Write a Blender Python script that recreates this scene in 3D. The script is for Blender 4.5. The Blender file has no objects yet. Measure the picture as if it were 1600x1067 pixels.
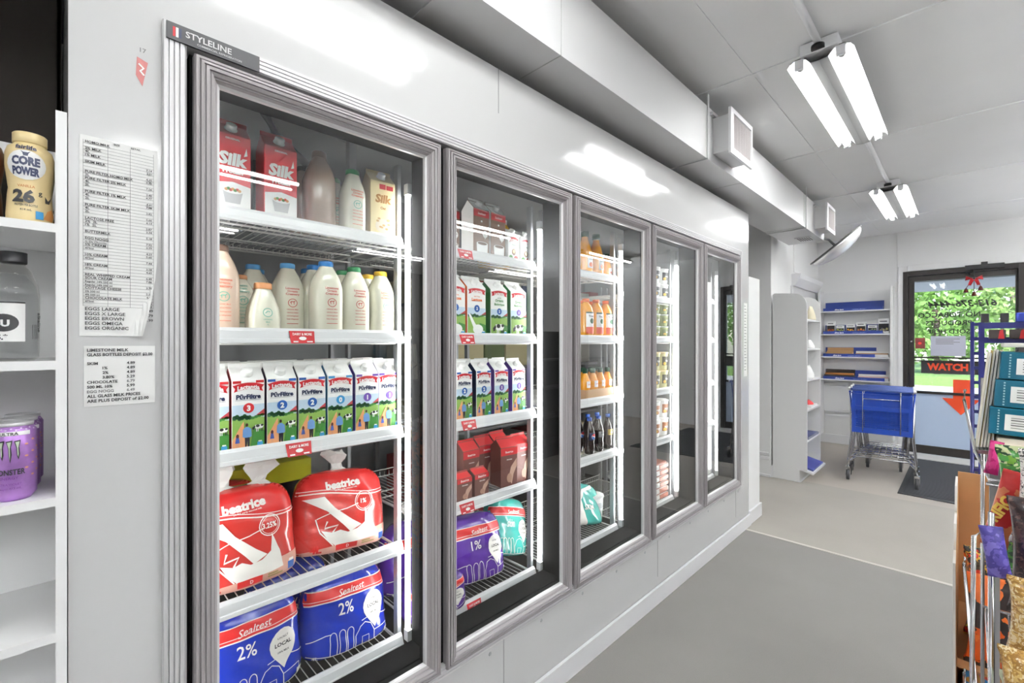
import bpy, bmesh, math, random
from mathutils import Vector, Matrix
PI = math.pi
R = math.radians
C = bpy.context.scene.collection
H = 1.60                                   # eye height above the floor
# ---------------------------------------------------------------- camera
cam = bpy.data.cameras.new('camera'); cam.lens = 16.0; cam.sensor_width = 36; cam.clip_start = .05
co = bpy.data.objects.new('camera', cam); co.location = (0, 0, H); co.rotation_euler = (R(90), 0, R(45)); C.objects.link(co)
bpy.context.scene.camera = co
# ---------------------------------------------------------------- sky, sun, exposure
sc = bpy.context.scene
sc.view_settings.view_transform = 'Standard'; sc.view_settings.look = 'None'
sc.view_settings.gamma = 1; sc.view_settings.use_curve_mapping = False
sc.view_settings.exposure = 1.52
sc.cycles.max_bounces = 14; sc.cycles.transparent_max_bounces = 24; sc.cycles.glossy_bounces = 6
sc.cycles.sample_clamp_indirect = 6.0
sc.cycles.use_denoising = True
wd = bpy.data.worlds.new('sky'); sc.world = wd; wd.use_nodes = True
wn = wd.node_tree.nodes; wl = wd.node_tree.links
sky = wn.new('ShaderNodeTexSky'); sky.sky_type = 'NISHITA'; sky.sun_elevation = R(48); sky.sun_rotation = R(200); sky.sun_disc = False
wn['Background'].inputs['Strength'].default_value = .23
wl.new(sky.outputs[0], wn['Background'].inputs['Color'])
sl = bpy.data.lights.new('sun', 'SUN'); sl.energy = 2.7; sl.angle = R(2)
so = bpy.data.objects.new('sun', sl); so.rotation_euler = (R(38), R(8), R(-20)); so.location = (1, 14, 8); C.objects.link(so)
UP = 560.0     # unseen uplights, added to brighten the ceiling
TUBE = 14.0      # fluorescent tubes
LED = 9.0       # door lamps of the cooler
# ---------------------------------------------------------------- helpers
def lin(c): c = c/255; return c/12.92 if c <= .04045 else ((c+.055)/1.055)**2.4
MC = {}
def mat(name, rgb, rough=.5, metal=0, emit=0, noise=0, nscale=8, bump=0, bscale=60, coat=0, alpha=None, spec=None):
    if name in MC: return MC[name]
    m = bpy.data.materials.new(name); m.use_nodes = True; nt = m.node_tree; b = nt.nodes['Principled BSDF']
    c = (lin(rgb[0]), lin(rgb[1]), lin(rgb[2]), 1)
    b.inputs['Base Color'].default_value = c; b.inputs['Roughness'].default_value = rough; b.inputs['Metallic'].default_value = metal
    if coat: b.inputs['Coat Weight'].default_value = coat; b.inputs['Coat Roughness'].default_value = .08
    if spec is not None: b.inputs['Specular IOR Level'].default_value = spec
    if emit: b.inputs['Emission Color'].default_value = c; b.inputs['Emission Strength'].default_value = emit
    if alpha is not None: b.inputs['Alpha'].default_value = alpha
    if noise or bump:
        tc = nt.nodes.new('ShaderNodeTexCoord')
    if noise:
        n = nt.nodes.new('ShaderNodeTexNoise'); n.inputs['Scale'].default_value = nscale; n.inputs['Detail'].default_value = 6
        r = nt.nodes.new('ShaderNodeMapRange'); r.inputs[1].default_value = .3; r.inputs[2].default_value = .7
        r.inputs[3].default_value = 1-noise; r.inputs[4].default_value = 1+noise*.5
        h = nt.nodes.new('ShaderNodeHueSaturation'); h.inputs['Color'].default_value = c
        nt.links.new(tc.outputs['Object'], n.inputs['Vector']); nt.links.new(n.outputs[0], r.inputs[0])
        nt.links.new(r.outputs[0], h.inputs['Value']); nt.links.new(h.outputs[0], b.inputs['Base Color'])
    if bump:
        n2 = nt.nodes.new('ShaderNodeTexNoise'); n2.inputs['Scale'].default_value = bscale; n2.inputs['Detail'].default_value = 4
        bp = nt.nodes.new('ShaderNodeBump'); bp.inputs['Strength'].default_value = bump; bp.inputs['Distance'].default_value = .01
        nt.links.new(tc.outputs['Object'], n2.inputs['Vector']); nt.links.new(n2.outputs[0], bp.inputs['Height']); nt.links.new(bp.outputs[0], b.inputs['Normal'])
    MC[name] = m; return m
def col(r, g, b, rough=.5): return mat('paint_%d_%d_%d_%d' % (r, g, b, rough*100), (r, g, b), rough)
def speckle(name, rgb, amt, sc1, big=.05, rough=.8):
    m = bpy.data.materials.new(name); m.use_nodes = True; nt = m.node_tree; b = nt.nodes['Principled BSDF']
    c = (lin(rgb[0]), lin(rgb[1]), lin(rgb[2]), 1); b.inputs['Roughness'].default_value = rough
    tc = nt.nodes.new('ShaderNodeTexCoord'); h = nt.nodes.new('ShaderNodeHueSaturation'); h.inputs['Color'].default_value = c
    n = nt.nodes.new('ShaderNodeTexNoise'); n.inputs['Scale'].default_value = sc1; n.inputs['Detail'].default_value = 3; n.inputs['Roughness'].default_value = .8
    n2 = nt.nodes.new('ShaderNodeTexNoise'); n2.inputs['Scale'].default_value = 1.6; n2.inputs['Detail'].default_value = 5
    a = nt.nodes.new('ShaderNodeMapRange'); a.inputs[1].default_value = .25; a.inputs[2].default_value = .75; a.inputs[3].default_value = 1-amt; a.inputs[4].default_value = 1+amt
    a2 = nt.nodes.new('ShaderNodeMapRange'); a2.inputs[1].default_value = .3; a2.inputs[2].default_value = .7; a2.inputs[3].default_value = 1-big; a2.inputs[4].default_value = 1+big
    mu = nt.nodes.new('ShaderNodeMath'); mu.operation = 'MULTIPLY'
    for x in (n, n2): nt.links.new(tc.outputs['Object'], x.inputs['Vector'])
    nt.links.new(n.outputs[0], a.inputs[0]); nt.links.new(n2.outputs[0], a2.inputs[0]); nt.links.new(a.outputs[0], mu.inputs[0]); nt.links.new(a2.outputs[0], mu.inputs[1])
    nt.links.new(mu.outputs[0], h.inputs['Value']); nt.links.new(h.outputs[0], b.inputs['Base Color']); return m
def glass(name, tint=(1, 1, 1), rough=0.0, ior=1.5, gloss=1.0):
    m = bpy.data.materials.new(name); m.use_nodes = True; nt = m.node_tree; nt.nodes.clear()
    o = nt.nodes.new('ShaderNodeOutputMaterial'); t = nt.nodes.new('ShaderNodeBsdfTransparent'); t.inputs[0].default_value = (*tint, 1)
    g = nt.nodes.new('ShaderNodeBsdfGlossy'); g.inputs['Roughness'].default_value = rough; g.inputs[0].default_value = (gloss, gloss, gloss, 1)
    f = nt.nodes.new('ShaderNodeFresnel'); x = nt.nodes.new('ShaderNodeMixShader'); ge = nt.nodes.new('ShaderNodeNewGeometry')
    mr_ = nt.nodes.new('ShaderNodeMapRange'); mr_.inputs[3].default_value = ior; mr_.inputs[4].default_value = 1/ior   # a pane bends light back on leaving: same reflectance on both faces
    nt.links.new(ge.outputs['Backfacing'], mr_.inputs[0]); nt.links.new(mr_.outputs[0], f.inputs[0])
    nt.links.new(f.outputs[0], x.inputs[0]); nt.links.new(t.outputs[0], x.inputs[1]); nt.links.new(g.outputs[0], x.inputs[2]); nt.links.new(x.outputs[0], o.inputs[0])
    return m
class MB:
    def __init__(s): s.v = []; s.f = []; s.m = []; s.s = []
    def add(s, V, F, mi=0, sm=False, M=None):
        k = len(s.v)
        s.v += [tuple(M @ Vector(p)) if M else tuple(p) for p in V]
        for f in F: s.f.append(tuple(i+k for i in f)); s.m.append(mi); s.s.append(sm)
        return s
    def box(s, x0, y0, z0, x1, y1, z1, mi=0, M=None):
        x0, x1 = sorted((x0, x1)); y0, y1 = sorted((y0, y1)); z0, z1 = sorted((z0, z1))
        return s.add([(x0,y0,z0),(x1,y0,z0),(x1,y1,z0),(x0,y1,z0),(x0,y0,z1),(x1,y0,z1),(x1,y1,z1),(x0,y1,z1)],
              [(3,2,1,0),(4,5,6,7),(0,1,5,4),(1,2,6,5),(2,3,7,6),(3,0,4,7)], mi, False, M)
    def tube(s, pts, r, n=6, mi=0, closed=False):
        P = [Vector(p) for p in pts]; V = []; F = []; N = len(P)
        for i, p in enumerate(P):
            if closed: d = (P[(i+1) % N]-P[i-1])
            else: d = (P[min(i+1, N-1)]-P[max(i-1, 0)])
            d.normalize(); up = Vector((0, 0, 1)) if abs(d.z) < .9 else Vector((1, 0, 0))
            a = d.cross(up).normalized(); b = d.cross(a)
            for k in range(n): t = 2*PI*k/n; V.append(p+a*math.cos(t)*r+b*math.sin(t)*r)
        for i in range(N if closed else N-1):
            j = (i+1) % N
            for k in range(n): F.append((i*n+k, i*n+(k+1) % n, j*n+(k+1) % n, j*n+k))
        if not closed: F += [tuple(range(n)), tuple(range(N*n-1, N*n-n-1, -1))]
        return s.add(V, F, mi, n > 5)
    def lathe(s, prof, cx=0, cy=0, z=0, n=24, pw=2.0, mi=0, sx=1, sy=1, sm=True):
        V = []; F = []
        for r, h in prof:
            for k in range(n):
                t = 2*PI*(k+.5)/n; c, q = math.cos(t), math.sin(t)
                g = (abs(c)**pw+abs(q)**pw)**(-1/pw)
                V.append((cx+r*g*c*sx, cy+r*g*q*sy, z+h))
        for i in range(len(prof)-1):
            for k in range(n): F.append((i*n+k, i*n+(k+1) % n, (i+1)*n+(k+1) % n, (i+1)*n+k))
        F += [tuple(range(n-1, -1, -1)), tuple(range((len(prof)-1)*n, len(prof)*n))]
        return s.add(V, F, mi, sm)
    def extr(s, poly, axis, a, b, mi=0, sm=False):
        # polygon in the two other axes, extruded along axis from a to b
        def P(p, t): return {0: (t, p[0], p[1]), 1: (p[0], t, p[1]), 2: (p[0], p[1], t)}[axis]
        n = len(poly); V = [P(p, a) for p in poly]+[P(p, b) for p in poly]
        F = [tuple(range(n-1, -1, -1)), tuple(range(n, 2*n))]+[(i, (i+1) % n, n+(i+1) % n, n+i) for i in range(n)]
        return s.add(V, F, mi, sm)
    def ring(s, prof, y0, z0, y1, z1, mi=0, mis=None):
        # profile (inset, x) swept with mitres round a rectangle in a plane of constant x; side 1 is the top
        V = []; F = []; N = len(prof)
        for d, x in prof: V += [(x, y0+d, z0+d), (x, y1-d, z0+d), (x, y1-d, z1-d), (x, y0+d, z1-d)]
        for i in range(N-1):
            for k in range(4): F.append((i*4+k, i*4+(k+1) % 4, (i+1)*4+(k+1) % 4, (i+1)*4+k))
        return s.add(V, F, mi)
    def build(s, name, mats, parent=None, bevel=0, seg=2, wn=False):
        me = bpy.data.meshes.new(name); me.from_pydata(s.v, [], s.f)
        if not isinstance(mats, (list, tuple)): mats = [mats]
        for m in mats: me.materials.append(m)
        me.polygons.foreach_set('material_index', s.m); me.polygons.foreach_set('use_smooth', s.s)
        bm = bmesh.new(); bm.from_mesh(me); bmesh.ops.recalc_face_normals(bm, faces=bm.faces)
        if bevel: 
            bmesh.ops.bevel(bm, geom=[e for e in bm.edges if len(e.link_faces) == 2 and e.calc_face_angle(0) > .6], offset=bevel, segments=seg, affect='EDGES', profile=.5)
        bm.to_mesh(me); bm.free()
        o = bpy.data.objects.new(name, me); C.objects.link(o)
        if parent: o.parent = parent
        return o
def tag(o, label=None, cat=None, group=None, kind=None):
    if label: o['label'] = label
    if cat: o['category'] = cat
    if group: o['group'] = group
    if kind: o['kind'] = kind
    return o
def thing(name, label, cat, loc=(0, 0, 0), rz=0, group=None, rx=0, ry=0):
    o = bpy.data.objects.new(name, None); o.empty_display_size = .05; C.objects.link(o); o.location = loc; o.rotation_euler = (rx, ry, rz)
    return tag(o, label, cat, group)
def struct(o): o['kind'] = 'structure'; return o
KIDS = {}
def dup(root, loc=None, rz=None, label=None, group=None):
    def rec(o, par):
        c = o.copy(); C.objects.link(c)
        if par: c.parent = par
        for ch in o.children: rec(ch, c)
        return c
    r = rec(root, None)
    if loc: r.location = loc
    if rz is not None: r.rotation_euler = (0, 0, rz)
    if label: r['label'] = label
    if group: r['group'] = group
    return r
# flat print: polygons collected on a plane (a to the right, b up), mapped on a surface by fn(a, b, off)
TX = {}
def glyphs(t, bold):
    if (t, bold) not in TX:
        cu = bpy.data.curves.new('lettering', 'FONT'); cu.body = t; cu.size = 1; cu.resolution_u = 2; cu.offset = bold
        ob = bpy.data.objects.new('lettering', cu); m = ob.to_mesh()
        V = [(v.co.x, v.co.y) for v in m.vertices]; F = [tuple(p.vertices) for p in m.polygons]
        ob.to_mesh_clear(); bpy.data.objects.remove(ob)
        TX[(t, bold)] = (V, F)
    return TX[(t, bold)]
class Dec:
    def __init__(s): s.l = []
    def poly(s, pts, c, L=1): s.l.append((list(pts), [tuple(range(len(pts)))], c, L)); return s
    def rect(s, a0, b0, a1, b1, c, L=1): return s.poly([(a0, b0), (a1, b0), (a1, b1), (a0, b1)], c, L)
    def ell(s, a, b, ra, rb, c, L=1, n=20): return s.poly([(a+ra*math.cos(2*PI*k/n), b+rb*math.sin(2*PI*k/n)) for k in range(n)], c, L)
    def stroke(s, pts, w, c, L=1):
        n = len(pts); lo = []; hi = []
        for i in range(n):
            p = Vector(pts[max(i-1, 0)]); q = Vector(pts[min(i+1, n-1)]); d = (q-p).normalized(); nn = Vector((-d.y, d.x))*w/2; o = Vector(pts[i])
            lo.append(tuple(o-nn)); hi.append(tuple(o+nn))
        s.l.append((lo+hi, [(i, i+1, n+i+1, n+i) for i in range(n-1)], c, L)); return s
    def circ(s, a, b, r, w, c, L=1, n=20): return s.stroke([(a+r*math.cos(2*PI*k/n), b+r*math.sin(2*PI*k/n)) for k in range(n+1)], w, c, L)
    def text(s, t, a, b, h, c, L=2, w=None, bold=.02, shear=0, al='c', rot=0, mir=False, arc=0):
        V, F = glyphs(t, bold); x0 = min(v[0] for v in V); x1 = max(v[0] for v in V); k = h/.72; kx = k
        if w and (x1-x0)*kx > w: kx = w/(x1-x0)
        xm = {'c': (x0+x1)/2, 'l': x0, 'r': x1}[al]; ca, sa = math.cos(rot), math.sin(rot); P = []
        for x, y in V:
            u = (x-xm)*kx+shear*y*k; v = y*k
            if arc: v -= arc*((u/((x1-x0)*kx*.5))**2)
            if mir: u = -u
            P.append((a+u*ca-v*sa, b+u*sa+v*ca))
        s.l.append((P, F, c, L)); return s
    def build(s, name, parent, fn, da=0, db=0, clip=None, eps=.0006):
        bm = bmesh.new(); mats = []
        for P, F, c, L in s.l:
            if c not in mats: mats.append(c)
            mi = mats.index(c); vs = [bm.verts.new((p[0], p[1], L)) for p in P]
            for f in F:
                try: q = bm.faces.new([vs[i] for i in f]); q.material_index = mi
                except ValueError: pass
        def cut(axis, step):
            cs = [v.co[axis] for v in bm.verts] or [0]; lo, hi = min(cs), max(cs); k = math.ceil(lo/step)
            while k*step < hi:
                p = Vector((0, 0, 0)); p[axis] = k*step+1e-5; nn = Vector((0, 0, 0)); nn[axis] = 1
                bmesh.ops.bisect_plane(bm, geom=bm.verts[:]+bm.edges[:]+bm.faces[:], plane_co=p, plane_no=nn); k += 1
        if clip:
            for ax, v, sg in ((0, clip[0], 1), (1, clip[1], 1), (0, clip[2], -1), (1, clip[3], -1)):
                p = Vector((0, 0, 0)); p[ax] = v; nn = Vector((0, 0, 0)); nn[ax] = sg
                bmesh.ops.bisect_plane(bm, geom=bm.verts[:]+bm.edges[:]+bm.faces[:], plane_co=p, plane_no=nn, clear_outer=True)
        if da: cut(0, da)
        if db: cut(1, db)
        for v in bm.verts: v.co = Vector(fn(v.co.x, v.co.y, v.co.z*eps))
        me = bpy.data.meshes.new(name); 
        for f in bm.faces: f.smooth = bool(da)
        bm.to_mesh(me); bm.free()
        for m in mats: me.materials.append(m)
        o = bpy.data.objects.new(name, me); C.objects.link(o); o.parent = parent; return o
def flat(x0): return lambda a, b, o: (x0+o, a, b)
# ---------------------------------------------------------------- materials
M_wall = mat('white_wall_paint', (240, 240, 240), .45, bump=.05, bscale=25)
M_ceil = mat('white_ceiling_panel', (244, 244, 244), .7, noise=.02, nscale=2)
M_cool = mat('glossy_white_cooler_panel', (200, 200, 200), .11, bump=.03, bscale=3.0)
M_alu = mat('brushed_aluminium', (205, 204, 205), .35, metal=.2)
M_door = mat('anodised_door_aluminium', (150, 145, 146), .45, metal=.1)
M_gasket = mat('black_rubber_gasket', (12, 12, 12), .8, spec=.08)
M_trim = mat('white_gloss_trim', (238, 238, 240), .3)
M_glass = glass('cooler_door_glass', (.97, .98, .975), ior=1.40)
M_white = mat('white_plastic', (216, 217, 219), .35)
M_wire = mat('white_coated_wire', (205, 205, 200), .4)
M_post = mat('galvanised_post', (165, 168, 170), .45, metal=.4)
M_in = mat('grey_cooler_lining', (165, 167, 168), .5, metal=.2, noise=.05, nscale=3)
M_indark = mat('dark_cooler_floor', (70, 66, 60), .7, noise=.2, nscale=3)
M_led = mat('door_lamp_glow', (255, 255, 255), .5, emit=LED)
M_tube = mat('fluorescent_tube_glow', (253, 254, 253), .5, emit=TUBE)
M_chrome = mat('chrome', (200, 200, 202), .18, metal=1)
M_blackp = mat('black_plastic', (22, 22, 24), .4)
W_ = col(244, 244, 242, .4); RED = col(196, 30, 40, .4); NAVY = col(35, 45, 80, .4); BLK = col(28, 28, 30, .5)
# ---------------------------------------------------------------- room shell
def wall(name, *a, m=M_wall): return struct(MB().box(*a).build(name, m))
XR = 6.4; YB = -4.0; YF = 8.66; CZ = H+1.58
f = MB().box(-3.4, YB, -.1, XR, 4.15, 0); struct(f.build('floor', speckle('grey_floor_covering', (134, 131, 128), .10, 260)))
struct(MB().box(-3.4, 4.15, -.1, XR, 6.05, .0005).build('floor_middle', speckle('beige_floor_covering', (166, 161, 153), .07, 200, .04)))
struct(MB().box(-3.4, 6.05, -.1, XR, YF, 0).build('floor_back', speckle('taupe_floor_covering', (176, 169, 160), .09, 200, .05)))
struct(MB().box(-1.34, 4.135, 0, XR, 4.165, .003).build('trim_1', col(200, 196, 188)))
wall('ceiling', -3.6, YB, CZ, XR, YF+.2, CZ+.1, m=M_ceil)
for i, y in enumerate((-3.2, -1.66, -.12, 1.40, 2.92, 4.49, 6.01, 7.54)):
    struct(MB().box(-1.5, y-.02, CZ-.007, XR, y+.02, CZ).build('trim_%d' % (2+i), M_ceil))
struct(MB().box(-.90, YB, CZ-.004, -.895, YF, CZ).build('trim_10', M_ceil))
wall('wall_right', XR, YB, 0, XR+.1, YF, CZ, m=mat('dull_grey_wall', (130, 126, 122), .6)); wall('wall_near', -3.5, YB-.1, 0, XR, YB, CZ)
DX0, DX1, DZ = -.60, .46, 2.60
MBb = MB().box(-1.9, YF, 0, DX0, YF+.15, CZ).box(DX1, YF, 0, XR, YF+.15, CZ).box(DX0, YF, DZ, DX1, YF+.15, CZ); struct(MBb.build('wall_back', M_wall))
struct(MB().box(-1.9, YF-.015, 0, DX0-.12, YF, .14).box(DX1+.1, YF-.015, 0, XR, YF, .14).build('baseboard_back', M_trim, bevel=.004))
struct(MB().box(-1.70, YF-.012, .42, -.75, YF, .445).build('trim_11', M_trim))
struct(MB().box(-.745, YF-.012, .14, -.725, YF, CZ).build('trim_12', M_wall))
struct(MB().box(DX0-.11, YF-.022, .0, DX0-.005, YF, DZ+.08).box(DX0-.005, YF-.022, DZ+.005, DX1+.11, YF, DZ+.09).box(DX1+.005, YF-.022, 0, DX1+.11, YF, DZ+.005).build('trim_13', M_wall, bevel=.004))
# left side past the cooler
wall('wall_left', -1.78, 5.95, 0, -1.635, 6.60, CZ); wall('wall_left_far', -1.85, 6.60, 0, -1.70, YF, CZ)
wall('wall_recess_end', -3.4, 5.95, 0, -1.78, 6.1, CZ); wall('wall_outer', -3.5, YB, 0, -3.4, 6.1, CZ)
wall('wall_pilaster', -1.75, 4.28, 0, -1.352, 4.575, 2.17)
struct(MB().box(-1.76, 4.575, 0, -1.352, 4.592, .12).box(-1.352, 4.27, 0, -1.335, 4.592, .12).build('baseboard_pilaster', M_trim, bevel=.004))
struct(MB().box(-3.4, 5.93, 0, -1.635, 5.95, .03).box(-3.4, 5.935, .2, -1.65, 5.95, .24).box(-3.4, 5.925, .26, -1.65, 5.95, .29).build('baseboard_recess', M_trim, bevel=.004))
struct(MB().box(-1.635, 5.95, 0, -1.62, 6.6, .14).box(-1.70, 6.6, 0, -1.685, YF, .14).build('baseboard_left', M_trim))
# boxed door head on the far left wall
struct(MB().extr([(-1.70, 2.52), (-1.70, 2.36), (-1.66, 2.36), (-1.60, 2.46), (-1.585, 2.52)], 1, 7.10, 8.45).build('trim_14', M_trim))
struct(MB().box(-1.70, 7.05, .0, -1.68, 7.12, 2.36).box(-1.70, 8.43, 0, -1.68, 8.50, 2.36).build('trim_15', M_trim))
struct(MB().box(-1.70, 7.12, .0, -1.688, 8.43, 2.36).build('door_2', col(215, 215, 218, .4)))
struct(MB().box(-1.70, 7.2, 2.56, -1.685, 8.40, CZ-.02).build('trim_16', M_wall, bevel=.003))
struct(MB().box(-1.345, -.0, 0, -1.33, 4.28, .10).build('baseboard_cooler', M_trim))
# ---------------------------------------------------------------- walk-in cooler
XF = -1.35
FY0, FY1, FZ0, FZ1 = .176, 4.06, H-1.215, H+.76
CY0, CY1, CZT = .017, 4.27, H+1.11
cooler = thing('walk_in_cooler', 'white walk-in display cooler with five glass doors in an aluminium frame', 'cooler')
fp = MB()
fp.box(XF-.06, CY0, 0, XF, FY0+.03, CZT).box(XF-.06, FY1-.03, 0, XF, CY1, CZT)
fp.box(XF-.06, FY0+.03, 0, XF, FY1-.03, FZ0+.02).box(XF-.06, FY0+.03, FZ1-.02, XF, FY1-.03, CZT)
fp.build('front_panel', M_cool, cooler)
MB().box(-3.35, CY0, CZT-.02, XF-.06, CY1, CZT).box(-3.35, CY0, 0, -3.27, CY1, CZT-.02).box(-3.27, CY0, 0, XF-.06, CY0+.05, CZT-.02).box(-3.27, CY1-.05, 0, XF-.06, CY1, CZT-.02).build('shell', M_cool, cooler)
MB().box(-3.25, CY0+.06, H+.86, XF-.075, CY1-.06, H+.88).box(-3.26, CY0+.06, .12, -3.23, CY1-.06, H+.86).box(-3.23, CY0+.055, .12, XF-.1, CY0+.075, H+.86).box(-3.23, CY1-.075, .12, XF-.1, CY1-.055, H+.86).box(-3.23, CY0+.08, H+.853, XF-.1, CY0+.083, H+.86).build('lining', M_in, cooler)
MB().box(-3.25, CY0+.06, .08, XF-.062, CY1-.06, .12).build('inner_floor', M_indark, cooler)
for y in (1.30, 2.62, 3.96): MB().box(XF, y, .15, XF+.0012, y+.004, FZ0-.01).build('panel_seam', col(150, 150, 150), cooler)
MB().box(XF, 1.27, H+.93, XF+.0012, 1.274, CZT).build('panel_seam', col(150, 150, 150), cooler)
for k in range(13):
    y = FY0+.12+k*.31; sc_ = MB()
    sc_.add([(XF+.002, y+.007*math.cos(a*PI/3), FZ0-.035+.007*math.sin(a*PI/3)) for a in range(6)]+[(XF, y+.009*math.cos(a*PI/3), FZ0-.035+.009*math.sin(a*PI/3)) for a in range(6)], [tuple(range(6))]+[(i, (i+1) % 6, 6+(i+1) % 6, 6+i) for i in range(6)])
    sc_.build('screw', M_post, cooler)
# outer frame with ribs
rib = [(0, XF), (0, XF+.012)]
for k in range(4):
    d = .002+k*.0105; rib += [(d, XF+.016), (d+.0075, XF+.016), (d+.0085, XF+.011), (d+.0100, XF+.011)]
rib += [(.046, XF+.016), (.046, XF-.05)]
fr = MB().ring(rib, FY0, FZ0, FY1, FZ1); fr.build('outer_frame', M_alu, cooler)
PITCH = (FY1-FY0-.092)/5
mul = [FY0+.046+PITCH*k for k in range(6)]
mm = MB().ring([(.046, XF-.045), (.046, XF-.15), (.075, XF-.15), (.075, XF-.045), (.046, XF-.045)], FY0, FZ0, FY1, FZ1)
mm.build('inner_frame', M_gasket, cooler)
for y in mul[1:-1]: MB().box(XF-.15, y-.022, FZ0+.0465, XF-.035, y+.022, FZ1-.0465).build('mullion', M_gasket, cooler)
# five doors, each with its frame, gasket and pane
DZ0, DZ1 = H-1.185, H+.70
prof = [(0, XF+.0), (0, XF+.022)]
for d, x in ((.003, .030), (.009, .030), (.010, .026), (.012, .026), (.013, .033), (.019, .034), (.020, .030), (.022, .030), (.023, .035), (.030, .034), (.031, .029), (.033, .029), (.034, .031), (.040, .027), (.041, .021), (.044, .021), (.045, .017), (.050, .012)): prof.append((d, XF+x))
prof += [(.050, XF+.0)]
sw = PITCH-.028
door0 = None
for i in range(5):
    y0 = mul[i]+.014
    if door0 is None:
        door0 = MB().ring(prof, 0, DZ0, sw, DZ1).build('door', M_door, cooler)
        MB().ring([(.050, XF+.012), (.056, XF+.008), (.056, XF-.004)], 0, DZ0, sw, DZ1).build('glazing_bead', M_alu, door0)
        MB().ring([(-.006, XF-.002), (-.006, XF-.03), (.052, XF-.03), (.052, XF-.002), (-.006, XF-.002)], 0, DZ0, sw, DZ1).build('gasket', M_gasket, door0)
        MB().box(XF+.003, .052, DZ0+.052, XF+.006, sw-.052, DZ1-.052).build('glass_pane', M_glass, door0)
        door0.location = (0, y0, 0)
        d = door0
    else:
        d = door0.copy(); C.objects.link(d); d.parent = cooler; d.location = (0, y0, 0)
        for ch in door0.children:
            g = ch.copy(); C.objects.link(g); g.parent = d
# lamps behind the mullions
for i in range(0, 6):
    for sd in (-1, 1):
        if (i == 5 and sd == 1) or (i == 0 and sd == -1): continue
        y = mul[i]+sd*.030
        lp = MB().box(XF-.172, y-.007, H-1.10, XF-.157, y+.007, H+.56).build('lamp', M_led, cooler)
        MB().box(XF-.176, y-.010, H+.56, XF-.15, y+.010, H+.60).build('lamp_holder', M_white, lp)
        MB().box(XF-.176, y-.010, H-1.14, XF-.15, y+.010, H-1.10).build('lamp_holder', M_white, lp)
# badge
bd = MB().box(XF+.016, FY0+.006, FZ1-.044, XF+.020, FY0+.205, FZ1-.004).build('badge', col(62, 62, 64, .4), cooler)
D = Dec(); yb = FY0+.006; zb = FZ1-.044
for k, c in enumerate((RED, W_, NAVY)): D.rect(yb+.012+k*.006, zb+.008, yb+.017+k*.006, zb+.031, c)
D.text('STYLELINE', yb+.037, zb+.016, .015, col(205, 205, 205), w=.15, al='l'); D.text('COMMERCIAL REFRIGERATION', yb+.06, zb+.006, .005, col(190, 190, 190), w=.12, al='l')
D.build('badge_print', bd, flat(XF+.020))
# evaporator pipe and hanger inside
pp = [(-1.74, .50, H+.86), (-1.72, .51, H+.79), (-1.73, .55, H+.73), (-1.75, .62, H+.69), (-1.80, .72, H+.66), (-1.88, .82, H+.62), (-1.95, .9, H+.58), (-1.98, 1.0, H+.52)]
MB().tube(pp, .016, 10).lathe([(.032, 0), (.032, .02), (.022, .03)], -1.72, .50, H+.83, n=12).build('suction_pipe', M_blackp, cooler)
MB().lathe([(.06, 0), (.055, .015)], -1.80, .86, H+.84, n=20).box(-1.815, .845, H+.5, -1.785, .875, H+.84).build('hanger_post', M_post, cooler)
MB().box(-2.35, .55, H+.42, -2.0, 1.9, H+.72).box(-2.0, .60, H+.45, -1.985, 1.85, H+.69, 1).build('evaporator', [col(105, 106, 108), col(60, 60, 62)], cooler)
# ---------------------------------------------------------------- shelving racks behind each door
XS = -1.53; DEP = .64
def shelf(parent, w, z, tags):
    s = MB()
    y0, y1 = 0, w
    for k in range(int(w/.026)+1):
        y = y0+.008+k*.026
        if y < y1: s.tube([(XS-.02, y, z), (XS-DEP, y, z), (XS-DEP, y, z+.02)], .0018, 4)
    for x in (XS-.03, XS-.22, XS-.42, XS-DEP): s.tube([(x, y0, z-.005), (x, y1, z-.005)], .0035, 5)
    s.tube([(XS-DEP, y0, z+.03), (XS-DEP, y1, z+.03)], .003, 5)
    s.tube([(XS-.03, y0, z-.035), (XS-.03, y1, z-.035)], .0035, 5); s.tube([(XS-.42, y0, z-.035), (XS-.42, y1, z-.035)], .0035, 5)
    for k in range(int(w/.104)+1): s.tube([(XS-.03, y0+.008+k*.104, z-.005), (XS-.03, y0+.008+k*.104, z-.035)], .002, 4)
    s.tube([(XS-.02, y0, z-.01), (XS-DEP, y0, z-.01), (XS-DEP, y0, z+.04)], .005, 5); s.tube([(XS-.02, y1, z-.01), (XS-DEP, y1, z-.01), (XS-DEP, y1, z+.04)], .005, 5)
    o = s.build('shelf', M_wire, parent)
    pr = [(XS-.018, z+.012), (XS-.010, z+.014), (XS-.004, z+.006), (XS-.001, z+.004), (XS+.006, z-.018), (XS+.009, z-.020), (XS+.013, z-.030), (XS+.006, z-.034), (XS-.004, z-.022), (XS-.018, z-.006)]
    MB().extr(pr, 1, -.006, w+.012).build('price_rail', M_white, o)
    for yt in tags:
        t = MB().add([(XS+.016, yt-.037, z-.034), (XS+.016, yt+.037, z-.034), (XS+.002, yt+.040, z+.006), (XS+.002, yt-.040, z+.006)], [(0, 1, 2, 3)]).build('shelf_tag', RED, o)
        m = lambda a, b, of: (XS+.016-(b+.034)*.35+.001+of, yt+a, z+b)
        dd = Dec(); dd.text('DAIRY & MORE', 0, -.008, .008, W_, w=.06); dd.ell(0, -.018, .012, .006, W_, 1, 12); dd.rect(-.03, -.0305, -.015, -.0265, W_).rect(.012, -.0305, .03, -.0265, W_)
        dd.build('tag_print', t, m)
    return o
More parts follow.
